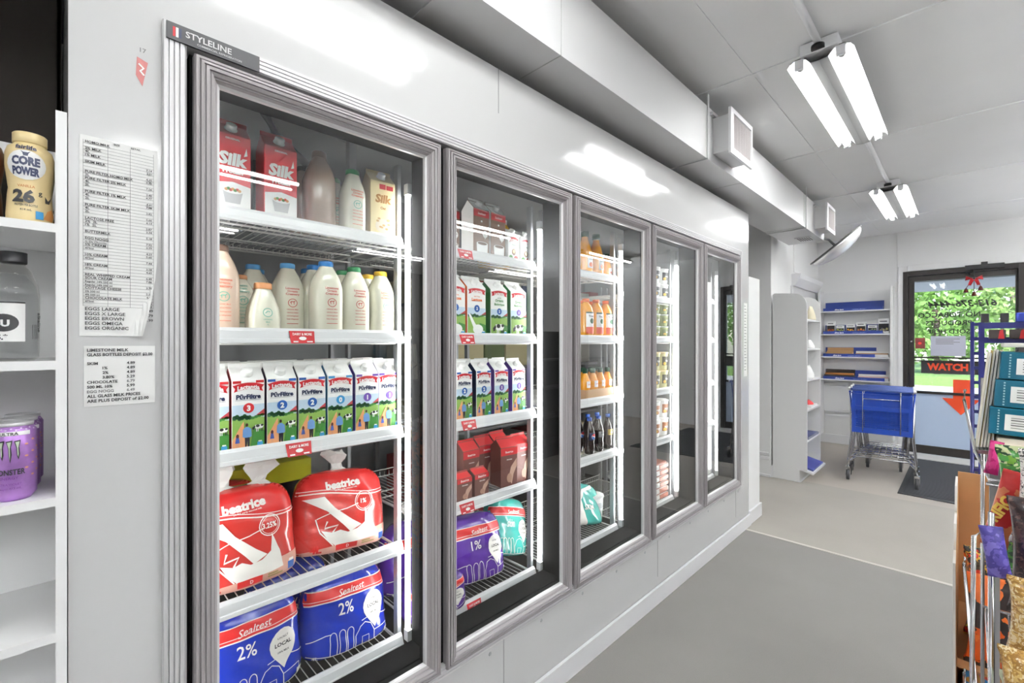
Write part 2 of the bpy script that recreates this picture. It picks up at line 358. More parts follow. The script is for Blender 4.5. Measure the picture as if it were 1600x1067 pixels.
ZS = [[.388, .028, -.332, -.777, -1.132], [.388, .024, -.347, -.702, -1.142], [.393, .023, -.34, -.67, -1.139], [.303, .023, -.344, -.694, -1.142], [.35, .023, -.34, -.68, -1.14]]
TG = [[[], [.31], [.30], [], []], [[.21], [.22], [.23], [.22], [.26]], [[], [], [], [], []], [[]]*5, [[]]*5]
OW = ['first', 'second', 'third', 'fourth', 'fifth']
RY = []
for i in range(5):
    y0 = (mul[i]+.05 if i else mul[0]+.03); y1 = mul[i+1]-.055; RY.append(y0)
    rk = thing('wire_shelving', 'white wire shelving with price rails behind the %s cooler door from the left' % OW[i], 'shelving', (0, y0, 0), 0, 'wire shelving inside the cooler')
    w = y1-y0
    for (x, y) in ((XS-.035, -.010), (XS-.035, w+.010), (XS-DEP, -.010), (XS-DEP, w+.010)):
        MB().box(x-.014, y-.008, .12, x+.014, y+.008, H+(.68 if x > -2 else .45)).build('post', M_post, rk)
    for j, z in enumerate(ZS[i]): shelf(rk, w, H+z, TG[i][j])
# ---------------------------------------------------------------- duct and outlets
M_duct = mat('white_painted_duct', (218, 218, 219), .35, bump=.04, bscale=6)
duct = thing('air_duct', 'long white rectangular air duct hung under the ceiling above the cooler', 'duct')
dm = MB().box(-1.53, -3.9, H+1.165, -1.17, 6.27, H+1.50); dm.build('duct_body', M_duct, duct)
for y in (-1.6, -.1, 1.45, 3.55, 5.35): MB().box(-1.532, y, H+1.163, -1.168, y+.004, H+1.502).build('duct_joint', col(190, 190, 190), duct)
for y in (-1.7, .9, 2.92, 5.42):
    MB().box(-1.168, y, H+1.16, -1.163, y+.022, CZ).box(-1.537, y, H+1.16, -1.53, y+.022, CZ).box(-1.537, y, H+1.157, -1.163, y+.022, H+1.163).build('hanger_strap', M_duct, duct)
gv = MB().box(-1.38, 5.88, H+1.158, -1.22, 6.12, H+1.165).build('ceiling_grille', M_duct, duct)
g2 = MB()
for k in range(6): g2.box(-1.36+k*.022, 5.91, H+1.155, -1.35+k*.022, 6.09, H+1.159)
g2.build('grille_slots', col(120, 120, 120), gv)
for j, (y0, y1) in enumerate(((3.0, 3.38), (5.78, 6.16))):
    ou = MB().box(-1.17, y0+.02, H+1.22, -1.06, y1-.02, H+1.45).build('outlet_box', M_duct, duct)
    MB().box(-1.17, y0-.03, H+1.455, -1.15, y1+.02, H+1.475).build('outlet_flange', M_duct, ou)
    x = -1.062
    MB().ring([(-.012, x), (-.012, x+.016), (.022, x+.020), (.024, x+.002)], y0, H+1.20, y1, H+1.465).build('outlet_frame', M_trim, ou)
    lv = MB(); lv.box(x+.0015, y0+.024, H+1.22, x+.003, y1-.024, H+1.445, 1)
    n = 17
    for k in range(n):
        y = y0+.03+(y1-y0-.06)*k/(n-1); lv.box(x+.003, y-.002, H+1.226, x+.014, y+.003, H+1.44)
    lv.build('outlet_louvre', [col(196, 190, 190), col(60, 58, 58)], ou)
# ---------------------------------------------------------------- fluorescent fixtures and conduit
ZT = CZ-.12
def fixture(label):
    f = thing('ceiling_light', label, 'ceiling light', (0, 0, 0), 0, 'twin-tube fluorescent ceiling lights')
    L = 1.46; z = CZ
    h = MB(); h.box(-.085, .02, z-.065, .085, L-.02, z-.006); h.build('housing', M_trim, f, bevel=.004)
    rf = MB()
    pr = [(-.148, -.096), (-.132, -.076), (-.110, -.066), (-.072, -.066), (-.058, -.080), (-.040, -.106), (0, -.111), (.040, -.106), (.058, -.080), (.072, -.066), (.110, -.066), (.132, -.076), (.148, -.096)]
    V = [(x, y, z+q) for y in (.04, L) for x, q in pr]+[(x, y, z+q+.004) for y in (.04, L) for x, q in pr]; n = len(pr)
    F = [(i, i+1, n+i+1, n+i) for i in range(n-1)]+[(2*n+i, 2*n+i+1, 3*n+i+1, 3*n+i) for i in range(n-1)]
    F += [(0, n, 3*n, 2*n), (n-1, 2*n-1, 4*n-1, 3*n-1)]
    rf.add(V, F); rf.build('reflector', mat('white_enamel_reflector', (165, 165, 164), .45), f)
    for x in (-.092, .092):
        t = MB(); 
        V = []; F = []; n = 14; r = .0165
        for y in (.085, L-.045):
            for k in range(n): V.append((x+r*math.cos(2*PI*k/n), y, z-.098+r*math.sin(2*PI*k/n)))
        F = [(k, (k+1) % n, n+(k+1) % n, n+k) for k in range(n)]+[tuple(range(n)), tuple(range(n, 2*n))]
        tb = t.add(V, F, 0, True).build('tube', M_tube, f)
        for ya, yb in ((.060, .085), (L-.045, L-.02)): MB().tube([(x, ya, z-.098), (x, yb, z-.098)], .0172, 12).build('tube_cap', col(185, 185, 185, .3), tb)
        MB().box(x-.02, .042, z-.115, x+.02, .060, z-.066).build('lamp_socket', M_trim, f); MB().box(x-.02, L-.02, z-.115, x+.02, L-.004, z-.066).build('lamp_socket', M_trim, f)
    MB().lathe([(.03, 0), (.03, .02)], 0, .012, z-.062, n=14).build('cable_gland', M_blackp, f)
    return f
f0 = fixture('nearer white twin-tube fluorescent light, large on the ceiling over the aisle'); f0.location = (-.548, 2.78, 0)
dup(f0, (-.548, 5.72, 0), 0, 'farther white twin-tube fluorescent light, small on the ceiling before the entrance')
FX = [(-.548, -.04, 'above the near end of the cooler'), (-.548, -3.0, 'above the near end of the aisle'), (1.87, -2.8, 'near end of second row'), (1.87, .2, 'second from near end, second row'), (1.87, 3.2, 'third from near end, second row'), (1.87, 6.2, 'far end of second row'),
      (4.3, -2.7, 'near end of third row'), (4.3, .3, 'second from near end, third row'), (4.3, 3.3, 'third from near end, third row'), (4.3, 6.3, 'far end of third row')]
for x, y, w in FX: dup(f0, (x, y, 0), 0, 'twin-tube fluorescent light outside the picture, '+w)
tag(MB().tube([(-.548, 1.4, CZ-.025), (-.548, 2.80, CZ-.025)], .017, 12).build('ceiling_conduit', M_trim), 'white conduit pipe running along the ceiling into the nearer light', 'conduit', 'ceiling conduits')
tag(MB().tube([(-.548, 4.24, CZ-.025), (-.548, 5.74, CZ-.025)], .017, 12).build('ceiling_conduit', M_trim), 'white conduit pipe on the ceiling between the two fluorescent lights', 'conduit', 'ceiling conduits')
# ---------------------------------------------------------------- dome mirror
mr = thing('security_mirror', 'round convex security mirror tilted below the far duct outlet', 'mirror', (-1.13, 6.66, H+1.16))
Ra = .31
dome = []; 
for k in range(9): a = k/8; dome.append((Ra*math.cos(a*PI/2)+1e-4, .13*math.sin(a*PI/2)))
dd = MB().lathe(dome, n=40).build('mirror_dome', mat('mirror_silver', (240, 240, 241), .22, metal=.5), mr)
bb = MB().lathe([(Ra+.012, -.012), (Ra+.012, .006), (Ra-.002, .008)], n=40).build('mirror_rim', col(60, 60, 62), mr)
nv = Vector((.574, .224, -.722)).normalized(); qq = Vector((0, 0, 1)).rotation_difference(nv); mr.rotation_euler = qq.to_euler(); mw = Vector((-1.13, 6.66, H+1.16))
wp = [mw-nv*.012, mw-nv*.10, Vector((-1.28, 6.50, H+1.27)), Vector((-1.30, 6.262, H+1.30))]
arm = MB().tube([tuple(qq.inverted() @ (p-mw)) for p in wp], .014, 8).build('mirror_bracket', col(90, 90, 92), mr)

# unseen uplights added over the far aisle to lift the ceiling brightness
for k, y in enumerate((-2.0, .4, 2.8, 5.2, 7.4)):
    pl = thing('added_uplight', 'white bowl uplight added over the far aisle outside the picture to brighten the ceiling, %s from the near wall' % OW[k], 'added uplight', (3.1, y, 2.45), 0, 'added uplights')
    MB().lathe([(.10, 0), (.20, .04), (.26, .12), (.25, .12), (.19, .05), (.09, .012)], n=24).build('bowl', M_trim, pl)
    MB().lathe([(.17, .055), (.172, .065), (.001, .068)], n=24).build('diffuser', mat('added_uplight_glow', (248, 252, 255), .5, emit=UP), pl)
    MB().tube([(.0, 0, .07), (0, 0, CZ-2.45)], .005, 6).build('cord', M_trim, pl)

go = thing('added_gondola', 'long dark gondola shelving added in the next aisle outside the picture to darken reflections', 'shelving', (1.75, 0, 0))  # unseen shelving, added so the cooler glass reflects something dark
MB().box(-.02, -2.5, 0, .02, 6.2, 1.75).build('back_panel', col(70, 66, 64), go); MB().box(-.35, -2.5, 0, .35, 6.2, .16).build('plinth', col(60, 58, 58), go)
for z in (.55, .95, 1.35):
    for s in (-1, 1): MB().box(s*.02, -2.5, z-.02, s*.33, 6.2, z).build('shelf', col(110, 108, 106), go)
# ================================================================ goods
GREEN = col(60, 130, 50); DGREEN = col(30, 92, 50); LGREEN = col(138, 178, 84); SKY = col(196, 216, 232, .4); PATH = col(228, 160, 110); BLUE = col(36, 92, 170, .4); SHIRT = col(105, 150, 205)
PURP = col(110, 80, 165, .4); LBLUE = col(60, 150, 205, .4); ORNG = col(232, 110, 40, .4); MILK = mat('milk_in_clear_glass', (228, 226, 208), .12, coat=.6); CREAM = col(240, 222, 170, .4)
def lname(n): return n
# ---- carton with gable, ridge along the shelf, screw cap on the front slope
def carton(name, label, w, d, h, front, side, top, dec, capc=W_, group=None, cap=True):
    t = thing(name, label, 'carton', (0, 0, 0), 0, group)
    hb = h*.80; hr = h*.95; x1 = 0; x0 = -d; y = w/2; e = .0
    m = MB()
    V = [(x0, -y, 0), (x1, -y, 0), (x1, y, 0), (x0, y, 0), (x0, -y, hb), (x1, -y, hb), (x1, y, hb), (x0, y, hb),
         ((x0+x1)/2-.002, -y+.0, hr), ((x0+x1)/2-.002, y, hr), ((x0+x1)/2+.002, -y, hr), ((x0+x1)/2+.002, y, hr),
         ((x0+x1)/2-.002, -y, h), ((x0+x1)/2-.002, y, h), ((x0+x1)/2+.002, -y, h), ((x0+x1)/2+.002, y, h)]
    ia, ib = (-d/2, -y+.018, hr), (-d/2, y-.018, hr)
    V += [ia, ib]
    m.add(V, [(0, 3, 2, 1)], 0); k = len(m.f)
    def q(f, mi): m.f.append(f); m.m.append(mi); m.s.append(False)
    q((1, 2, 6, 5), 0); q((0, 4, 7, 3), 0); q((0, 1, 5, 4), 1); q((3, 7, 6, 2), 1)
    q((5, 6, 11, 10), 2); q((4, 8, 9, 7), 2); q((4, 5, 10, 8), 1); q((7, 9, 11, 6), 1)
    q((10, 11, 15, 14), 2); q((8, 12, 13, 9), 2); q((12, 14, 15, 13), 2); q((8, 10, 14, 12), 2); q((9, 13, 15, 11), 2)
    b = m.build('carton_body', [front, side, top], t, bevel=.0018, seg=1)
    D = Dec(); dec(D, w, hb)
    D.build('printed_front', t, flat(0))
    if cap:
        # cap axis along the slope normal
        s = math.atan2(hr-hb, d/2); nx, nz = math.sin(s), math.cos(s); c = Vector((-d*.25, 0, (hb+hr)/2)); M = Matrix.Translation(c) @ Matrix.Rotation(s, 4, 'Y').to_4x4()
        k = MB(); prof = [(.0175, -.002), (.0175, .004), (.015, .005), (.0148, .017), (.013, .0185), (.001, .0187)]
        kb = MB().lathe(prof, n=18); kb.v = [tuple(M @ Vector(p)) for p in kb.v]; kb.build('screw_cap', capc, t)
    return t
def banner(D, w, b, c=RED, txt='Lactantia', k=.9):
    n = 9; up = []; lo = []
    for i in range(n):
        a = -k*w/2+k*w*i/(n-1); q = 1-(2*i/(n-1)-1)**2; up.append((a, b+.010+.008*q)); lo.append((a*.97, b-.010+.008*q))
    D.poly([(-k*w/2-.004, b+.012), (-k*w/2+.004, b), (-k*w/2, b-.012)]+lo+[(k*w/2, b-.012), (k*w/2-.004, b), (k*w/2+.004, b+.012)]+up[::-1], c, 2)
    D.text(txt, 0, b-.001, .013, W_, 3, w=w*.68, bold=.04, arc=.004)
def meadow(D, w, h, cow=True, people=True):
    y = w/2; h *= 1.25 if people else 1.1
    D.rect(-y*.98, h*.02, y*.98, h*.52, SKY, 1)
    D.poly([(-y*.98, h*.02), (y*.98, h*.02), (y*.98, h*.36), (y*.5, h*.37), (0, h*.34), (-y*.5, h*.37), (-y*.98, h*.36)], LGREEN, 2)
    for i in range(7): D.ell(-y*.85+i*y*.15, h*(.375+.012*math.sin(i*2)), y*.14, h*.028, DGREEN, 3, 10)
    for i in range(4): D.ell(y*.25+i*y*.2, h*(.36+.01*i), y*.13, h*.018, GREEN, 3, 10)
    D.poly([(y*.45, h*.39), (y*.98, h*.46), (y*.98, h*.38)], col(190, 70, 75), 3)
    D.poly([(y*.1, h*.02), (y*.98, h*.02), (y*.98, h*.2), (y*.3, h*.24)], GREEN, 3)
    if people:
        D.poly([(-y*.98, h*.02), (-y*.05, h*.02), (-y*.28, h*.2), (-y*.3, h*.33), (-y*.42, h*.3), (-y*.98, h*.12)], PATH, 4)
        # father and child seen from behind
        D.ell(-y*.12, h*.285, y*.085, h*.020, col(70, 45, 35), 6, 12); D.poly([(-y*.38, h*.15), (-y*.36, h*.235), (-y*.2, h*.262), (-y*.04, h*.262), (y*.14, h*.235), (y*.18, h*.15), (y*.07, h*.14), (-y*.27, h*.14)], SHIRT, 6)
        D.poly([(-y*.25, h*.145), (y*.06, h*.145), (y*.04, h*.02), (-y*.06, h*.02), (-y*.09, h*.1), (-y*.14, h*.02), (-y*.22, h*.02)], col(40, 38, 52), 5)
        D.ell(-y*.68, h*.165, y*.09, h*.024, col(90, 40, 35), 6, 12); D.poly([(-y*.82, h*.085), (-y*.76, h*.15), (-y*.6, h*.15), (-y*.54, h*.085)], col(70, 95, 175), 6)
        D.rect(-y*.75, h*.03, -y*.7, h*.085, col(205, 150, 120), 5).rect(-y*.66, h*.03, -y*.61, h*.085, col(205, 150, 120), 5)
    if cow:
        s, cx, cy = (.55, y*.62, h*.25) if people else (1.25, 0, h*.16)
        D.poly([(cx-.022*s, cy-.004*s), (cx-.020*s, cy+.012*s), (cx+.018*s, cy+.014*s), (cx+.024*s, cy+.002*s), (cx+.016*s, cy-.010*s), (cx-.012*s, cy-.010*s)], W_, 5)
        D.ell(cx-.006*s, cy+.006*s, .010*s, .008*s, BLK, 6, 10).ell(cx+.016*s, cy+.008*s, .007*s, .006*s, BLK, 6, 8)
        D.poly([(cx-.020*s, cy+.010*s), (cx-.034*s, cy-.002*s), (cx-.032*s, cy-.014*s), (cx-.024*s, cy-.012*s), (cx-.018*s, cy)], BLK, 6)
        for a in (-.014, -.006, .010, .017): D.rect(cx+a*s, cy-.026*s, cx+(a+.004)*s, cy-.008*s, W_ if a < 0 else BLK, 5)
    D.rect(y*.52, h*.03, y*.86, h*.075, LBLUE, 7); D.rect(y*.58, h*.075, y*.8, h*.09, W_, 7)
def pure(digit, dc, small=None):
    def f(D, w, h):
        y = w/2; meadow(D, w, h)
        banner(D, w, h*.885); D.text('PūrFiltre', 0, h*.735, .0135, NAVY, 3, w=w*.86, bold=.05); D.rect(-y*.8, h*.715, y*.8, h*.719, col(120, 120, 130), 2)
        D.ell(0, h*.60, y*.34, y*.34, dc, 3); D.text(digit, 0, h*.60-.008, .016, W_, 4, bold=.05)
        for a in (-1, 1): D.rect(a*y*.95, h*1.0-.008, a*y*.45, h*1.0, dc, 2)
    return f
def cmake(nm, lab, dc, digit, side, w=.090, h=.262):
    return carton(nm, lab, w, w, h, W_, side, W_, pure(digit, dc), group='filtered milk cartons')
proto = {}
RC = col(200, 40, 45, .4)
P3 = cmake('milk_carton', 'tall white milk carton with red dot reading 3 and red gable patches', RC, '3', RC)
# tall shelf of filtered milk behind the first door
Z3 = H+ZS[0][2]+.003; XC = XS-.024
P2a = cmake('milk_carton', 'tall milk carton with dark blue dot reading 2, just right of the red-dotted one', BLUE, '2', NAVY)
P2b = cmake('milk_carton', 'tall milk carton with blue dot reading 2, beside the light blue 0 carton', BLUE, '2', NAVY)
P0 = cmake('milk_carton', 'tall milk carton with light blue dot reading 0', LBLUE, '0', LBLUE)
P1a = cmake('milk_carton', 'tall milk carton with purple dot reading 1 beside the light blue 0 carton', PURP, '1', PURP)
P1b = cmake('milk_carton', 'tall milk carton with purple dot reading 1 at the right end beside the lamp', PURP, '1', PURP)
P3.location = (XC, .4145, Z3); P2a.location = (XC, .511, Z3); P2b.location = (XC, .606, Z3); P0.location = (XC, .703, Z3); P1a.location = (XC, .804, Z3); P1b.location = (XC-.006, .898, Z3)
P3l = dup(P3, (XC, .318, Z3), 0, 'tall milk carton with red dot cut off by the left door stile')
for n, (o, y) in enumerate(((P3l, .318), (P3, .4145), (P2a, .511), (P2b, .606), (P0, .703), (P1a, .804), (P1b, .898))):
    w = ['leftmost red one', 'second red one', 'dark blue 2 carton', 'blue 2 carton by the 0 carton', 'light blue 0 carton', 'purple 1 carton by the 0 carton', 'rightmost purple 1 carton'][n]
    for r in range(1, 3):
        dup(o, (XC-.098*r, y+.004*r*(-1)**n, Z3), 0, 'white-topped milk carton %s behind the %s' % (['', 'directly', 'two places'][r], w))
# second door: four more of them
Z = H+ZS[1][2]+.003
for y, src, l in ((1.268, P2a, 'leftmost'), (1.382, P2b, 'second'), (1.494, P1a, 'third'), (1.612, P1b, 'rightmost')):
    dup(src, (XC-.01, y, Z), 0, 'filtered milk carton, %s of the four behind the second door' % l)
    dup(src, (XC-.115, y, Z), 0, 'filtered milk carton one behind the %s of the four at the second door' % l)
# organic and lactose free, second door second shelf
def lact(D, w, h):
    y = w/2; meadow(D, w, h, False, False); banner(D, w, h*.90); D.text('sans / free', 0, h*.80, .006, ORNG, 3); D.text('Lactose', 0, h*.715, .014, ORNG, 3, w=w*.85, bold=.04)
    D.ell(0, h*.56, y*.3, y*.3, BLUE, 3); D.text('2', 0, h*.56-.006, .013, W_, 4, bold=.04)
    D.poly([(-y*.95, h*.45), (-y*.75, h*.45), (-y*.3, h*.28), (-y*.05, h*.2), (-y*.4, h*.16)], W_, 5); D.ell(y*.1, h*.13, y*.55, h*.10, W_, 5)
def organ(digit, dc):
    def f(D, w, h):
        y = w/2; meadow(D, w, h, True, False); banner(D, w, h*.90); D.text('1% · 2%', 0, h*.81, .005, DGREEN, 3); D.text('Organic', 0, h*.74, .012, GREEN, 3, w=w*.7, bold=.03); D.text('Biologique', 0, h*.66, .011, GREEN, 3, w=w*.8, bold=.03)
        D.ell(0, h*.53, y*.28, y*.28, dc, 3); D.text(digit, 0, h*.53-.006, .012, W_, 4, bold=.04)
    return f
Z = H+ZS[1][1]+.003; OS = col(34, 120, 60, .4)
c = carton('milk_carton', 'lactose-free milk carton with orange lettering and a pouring milk picture', .108, .095, .27, W_, ORNG, W_, lact, group='organic and lactose-free cartons'); c.location = (XC-.005, 1.335, Z)
dup(c, (XC-.005, 1.215, Z), 0, 'orange-sided milk carton partly hidden by the left stile of the second door')
c1 = carton('milk_carton', 'green-sided organic milk carton with a cow and blue 2 dot', .108, .095, .27, W_, OS, W_, organ('2', BLUE), group='organic and lactose-free cartons'); c1.location = (XC-.01, 1.478, Z)
c2 = carton('milk_carton', 'green-sided organic milk carton with a cow and purple 1 dot', .108, .095, .27, W_, OS, W_, organ('1', PURP), group='organic and lactose-free cartons'); c2.location = (XC-.01, 1.610, Z)
for a, y, l in ((c, 1.335, 'lactose-free carton'), (c1, 1.478, 'blue-dotted organic carton'), (c2, 1.610, 'purple-dotted organic carton')): dup(a, (XC-.12, y, Z), 0, 'milk carton standing one behind the '+l)
# top shelf, second door: chocolate milk, creams, juice
CHOC = col(132, 104, 88, .45); CHOD = col(104, 72, 58, .45)
def choc(D, w, h):
    y = w/2; D.rect(-y*.98, h*.83, y*.98, h*.98, RC, 1); D.text('Sealtest', 0, h*.875, .011, W_, 2, w=w*.8, shear=.2); D.ell(y*.45, h*.48, y*.32, h*.075, W_, 2); D.ell(y*.45, h*.50, y*.2, h*.02, CHOC, 3); D.poly([(y*.35, h*.42), (y*.55, h*.42), (y*.45, h*.37)], W_, 2)
    D.ell(0, h*.74, y*.12, h*.022, W_, 2, 12)
    D.poly([(-y*.55, h*.02), (y*.75, h*.02), (y*.8, h*.27), (-y*.65, h*.27)], W_, 2); D.ell(y*.07, h*.275, y*.72, h*.04, W_, 3); D.ell(y*.07, h*.277, y*.6, h*.03, CHOD, 4); D.rect(-y*.9, h*.04, -y*.62, h*.09, BLK, 4)
Z = H+ZS[1][0]+.003
c = carton('chocolate_milk_carton', 'tall brown chocolate milk carton with a mug, left of two on the top shelf', .095, .09, .275, CHOC, W_, W_, choc, group='brown cartons with a mug'); c.location = (XC-.03, 1.385, Z)
dup(c, (XC-.03, 1.492, Z), 0, 'tall brown chocolate milk carton with a mug, right of two on the top shelf')
dup(c, (XC-.13, 1.29, Z), 0, 'tall brown carton half hidden by the left stile of the second door, top shelf')
def cream(D, w, h):
    y = w/2; banner(D, w, h*.78, k=.8, txt='Lactantia'); D.text('Crème', 0, h*.60, .007, DGREEN, 3); D.ell(0, h*.36, y*.36, h*.12, col(120, 84, 62), 3); D.ell(0, h*.38, y*.2, h*.07, CREAM, 4); D.ell(-y*.5, h*.14, y*.35, h*.1, GREEN, 2); D.ell(y*.45, h*.14, y*.4, h*.1, col(170, 60, 60), 2)
c = carton('cream_carton', 'small white cream carton beside the brown chocolate cartons', .075, .07, .165, W_, W_, W_, cream, group='small cream cartons'); c.location = (XC-.02, 1.585, Z)
dup(c, (XC-.02, 1.672, Z), 0, 'small white cream carton nearest the lamp on the top shelf')
dup(c, (XC-.10, 1.60, Z), 0, 'small white cream carton in the second row of the top shelf')
def bottle(name, label, prof, body, capc, capprof, pw=2.0, n=28, dec=None, decr=None, group=None, cat='bottle', eps=.0006):
    t = thing(name, label, cat, (0, 0, 0), 0, group)
    MB().lathe(prof, n=n, pw=pw).build('bottle_body', body, t)
    if capprof: MB().lathe(capprof, n=n).build('cap', capc, t)
    if dec:
        D = Dec(); dec(D)
        rr = decr
        def fn(a, b, o):
            th = a/rr
            c, q = math.cos(th), math.sin(th); g = (abs(c)**pw+abs(q)**pw)**(-1/pw)
            # radius of the body at height b
            r = rr
            for (r0, z0), (r1, z1) in zip(prof, prof[1:]):
                if z0 <= b <= z1 and z1 > z0: r = r0+(r1-r0)*(b-z0)/(z1-z0)
            return ((r+.0008+o)*g*c, (r+.0008+o)*g*q, b)
        D.build('print', t, fn, da=.006, db=.01, eps=eps)
    return t
# glass milk bottles
def glassprof(r, h, neck=.021):
    return [(r*.7, 0), (r*.93, .003), (r, .010), (r, h*.56), (r*.985, h*.62), (r*.93, h*.68), (r*.82, h*.75), (r*.68, h*.82), (neck*1.15, h*.90), (neck, h*.93), (neck, h*.97)]
def capp(r, h): return [(r, h*.925), (r+.001, h*.93), (r+.001, h*.985), (r-.001, h), (r*.5, h+.001), (.001, h+.001)]
def mprint(c1, c2):
    def f(D):
        D.text('Limestone', 0, .150, .0075, c1, 1, bold=.03); D.text('Organic', 0, .140, .0075, c1, 1, bold=.03); D.text('Creamery', 0, .130, .0075, c1, 1, bold=.03)
        D.circ(0, .103, .014, .0022, c2, 1, 24); D.stroke([(-.008, .104), (-.004, .108), (.003, .107), (.008, .110)], .003, c2, 1); D.stroke([(-.005, .098), (-.005, .106)], .002, c2, 2); D.stroke([(.004, .098), (.004, .107)], .002, c2, 2)
        for i, t in enumerate(('ORGANIC MILK', 'WHOLE FRESH', 'non-homogenized', 'keep refrigerated')): D.text(t, 0, .078-.011*i, .0045, c1, 1, w=.036)
        D.rect(-.018, .030, .018, .032, c1, 1)
    return f
RD = col(190, 80, 75); TEAL = col(120, 185, 165); SAL = col(222, 120, 95)
capB, capBl, capG, capY, capO, capBr = [col(*c, .35) for c in ((40, 120, 190), (90, 160, 215), (25, 135, 75), (235, 190, 60), (215, 150, 100), (120, 92, 76))]
def mbottle(label, body, capc, c1, c2, r=.05, h=.245): 
    return bottle('milk_bottle', label, glassprof(r, h), body, capc, capp(.0235, h), pw=3.0, dec=mprint(c1, c2), decr=r, group='glass milk bottles')
TAN = mat('chocolate_milk_in_glass', (170, 148, 132), .12, coat=.6); PEACH = mat('peach_milk_in_glass', (232, 205, 184), .12, coat=.6)
Z = H+ZS[0][1]+.003; XB = XS-.080
a = mbottle('peach-coloured milk bottle with brown cap at the left end of second shelf', PEACH, capBr, SAL, TEAL, .051, .262); a.location = (XB, .350, Z)
a = bottle('milk_bottle', 'short round milk bottle with orange cap in front of the taller bottles', [(.035, 0), (.047, .004), (.050, .012), (.050, .045), (.046, .075), (.036, .105), (.026, .128), (.022, .138), (.022, .146)], MILK, capO, [(.025, .136), (.026, .138), (.026, .153), (.024, .156), (.001, .156)], pw=2.3, decr=.05,
           dec=lambda D: (D.circ(0, .060, .013, .0025, TEAL), D.stroke([(-.007, .058), (0, .064), (.007, .062)], .003, TEAL), [D.text(t, 0, .036-.008*i, .004, TEAL) for i, t in enumerate(('ORGANIC', 'MILK', '1L'))]), group='glass milk bottles'); a.location = (XB+.01, .468, Z)
bb_ = mbottle('milk bottle with bright blue cap and red print in the middle of the second shelf', MILK, capB, RD, RD, .052, .250); bb_.location = (XB+.008, .672, Z)
g = mbottle('milk bottle with green cap and red print between blue-capped and yellow-capped bottles', MILK, capG, RD, RD, .050, .243); g.location = (XB, .780, Z)
yb_ = mbottle('milk bottle with yellow cap and pale print near the lamp', MILK, capY, SAL, TEAL, .050, .238); yb_.location = (XB, .888, Z)
pb = mbottle('milk bottle with light blue cap standing behind the short bottle', MILK, capBl, RD, RD, .051, .245); pb.location = (XB-.10, .580, Z)
for s, y, x, l in ((pb, .500, .21, 'light blue-capped milk bottle far back on the left of the second shelf'), (pb, .545, .32, 'light blue-capped milk bottle, deepest of that row'), (bb_, .672, .10, 'blue-capped milk bottle right behind the bright blue-capped front one'), (bb_, .690, .205, 'blue-capped milk bottle third from the front behind the blue-capped one'),
                   (g, .785, .105, 'green-capped milk bottle directly behind the front green-capped one'), (yb_, .888, .105, 'yellow-capped milk bottle directly behind the front yellow-capped one')):
    dup(s, (XB-x, y, Z), 0, l)
x = mbottle('orange-lidded short milk bottle hidden behind the short bottle', MILK, capO, TEAL, TEAL, .048, .19); x.location = (XB-.11, .43, Z)
# top shelf of the first door
Z = H+ZS[0][0]+.003
SRED = col(204, 32, 44, .35)
def silk(D, w, h, oat=False):
    y = w/2; ink = col(176, 122, 50) if oat else W_
    if oat:
        D.rect(-y*.3, h*.86, y*.2, h*.95, RC, 2); D.rect(y*.25, h*.86, y*.8, h*.94, RC, 2); D.text('Silk', 0, h*.62, .030, ink, 3, w=w*.92, bold=.045, shear=.12); D.text('Oat', 0, h*.50, .010, ink, 3, bold=.04)
        D.ell(0, h*.2, y*.62, h*.13, col(228, 214, 190), 2)
        for i in range(9): D.ell(y*(.45*math.cos(i*2.4)), h*(.24+.09*math.sin(i*1.7)), y*.13, h*.02, col(206, 166, 110), 3, 8)
        D.rect(-y*.96, 0.004, y*.96, h*.08, W_, 1)
    else:
        D.poly([(-y*.98, .003), (y*.98, .003), (y*.98, h*.34), (0, h*.38), (-y*.98, h*.34)], W_, 1)
        D.text('Silk', 0, h*.60, .036, ink, 3, w=w*.94, bold=.05, shear=.12); D.text('Protein', 0, h*.49, .013, ink, 3, w=w*.78, bold=.05); D.text('soy', 0, h*.43, .007, ink, 3)
        D.text('ORIGINAL', 0, h*.93, .006, ink, 2); D.poly([(y*.6, h*.74), (y*.75, h*.86), (y*.8, h*.76)], W_, 3)
        D.poly([(-y*.55, h*.26), (y*.55, h*.26), (y*.4, h*.10), (-y*.4, h*.10)], col(190, 190, 192), 2); D.ell(0, h*.26, y*.55, h*.035, W_, 3)
        for i in range(7): D.ell(-y*.36+i*y*.12, h*(.27+.012*(i % 2)), y*.1, h*.02, [col(205, 150, 90), GREEN, col(200, 60, 50)][i % 3], 4, 8)
s1_ = carton('soy_milk_carton', 'red soy drink carton at the left end of the top shelf', .098, .09, .285, SRED, SRED, SRED, silk, group='red soy drink cartons'); s1_.location = (XC+.0, .372, Z)
dup(s1_, (XC+.0, .508, Z), 0, 'red soy drink carton second from left, beside the brown bottle')
c = carton('oat_milk_carton', 'cream-coloured oat drink carton at the right end of the top shelf', .098, .09, .262, CREAM, col(216, 190, 140, .4), CREAM, lambda D, w, h: silk(D, w, h, True), group='plant drink cartons'); c.location = (XC-.0, .868, Z); c.rotation_euler.z = R(-5)
t = mbottle('tall glass bottle of tan chocolate milk on the top shelf', TAN, mat('clear_tan_cap', (135, 115, 100), .3), TAN, TAN, .052, .275); t.location = (XB-.01, .655, Z)
t = mbottle('glass milk bottle with green cap beside the oat drink carton', MILK, capG, SAL, TEAL, .043, .235); t.location = (XB+.012, .768, Z)
t = dup(t, (XB-.12, .755, Z), 0, 'green-capped milk bottle behind the one next to the oat carton')
t = mbottle('dark-capped bottle behind the red cartons on the top shelf', TAN, BLK, TAN, TAN, .045, .245); t.location = (XB-.11, .64, Z)
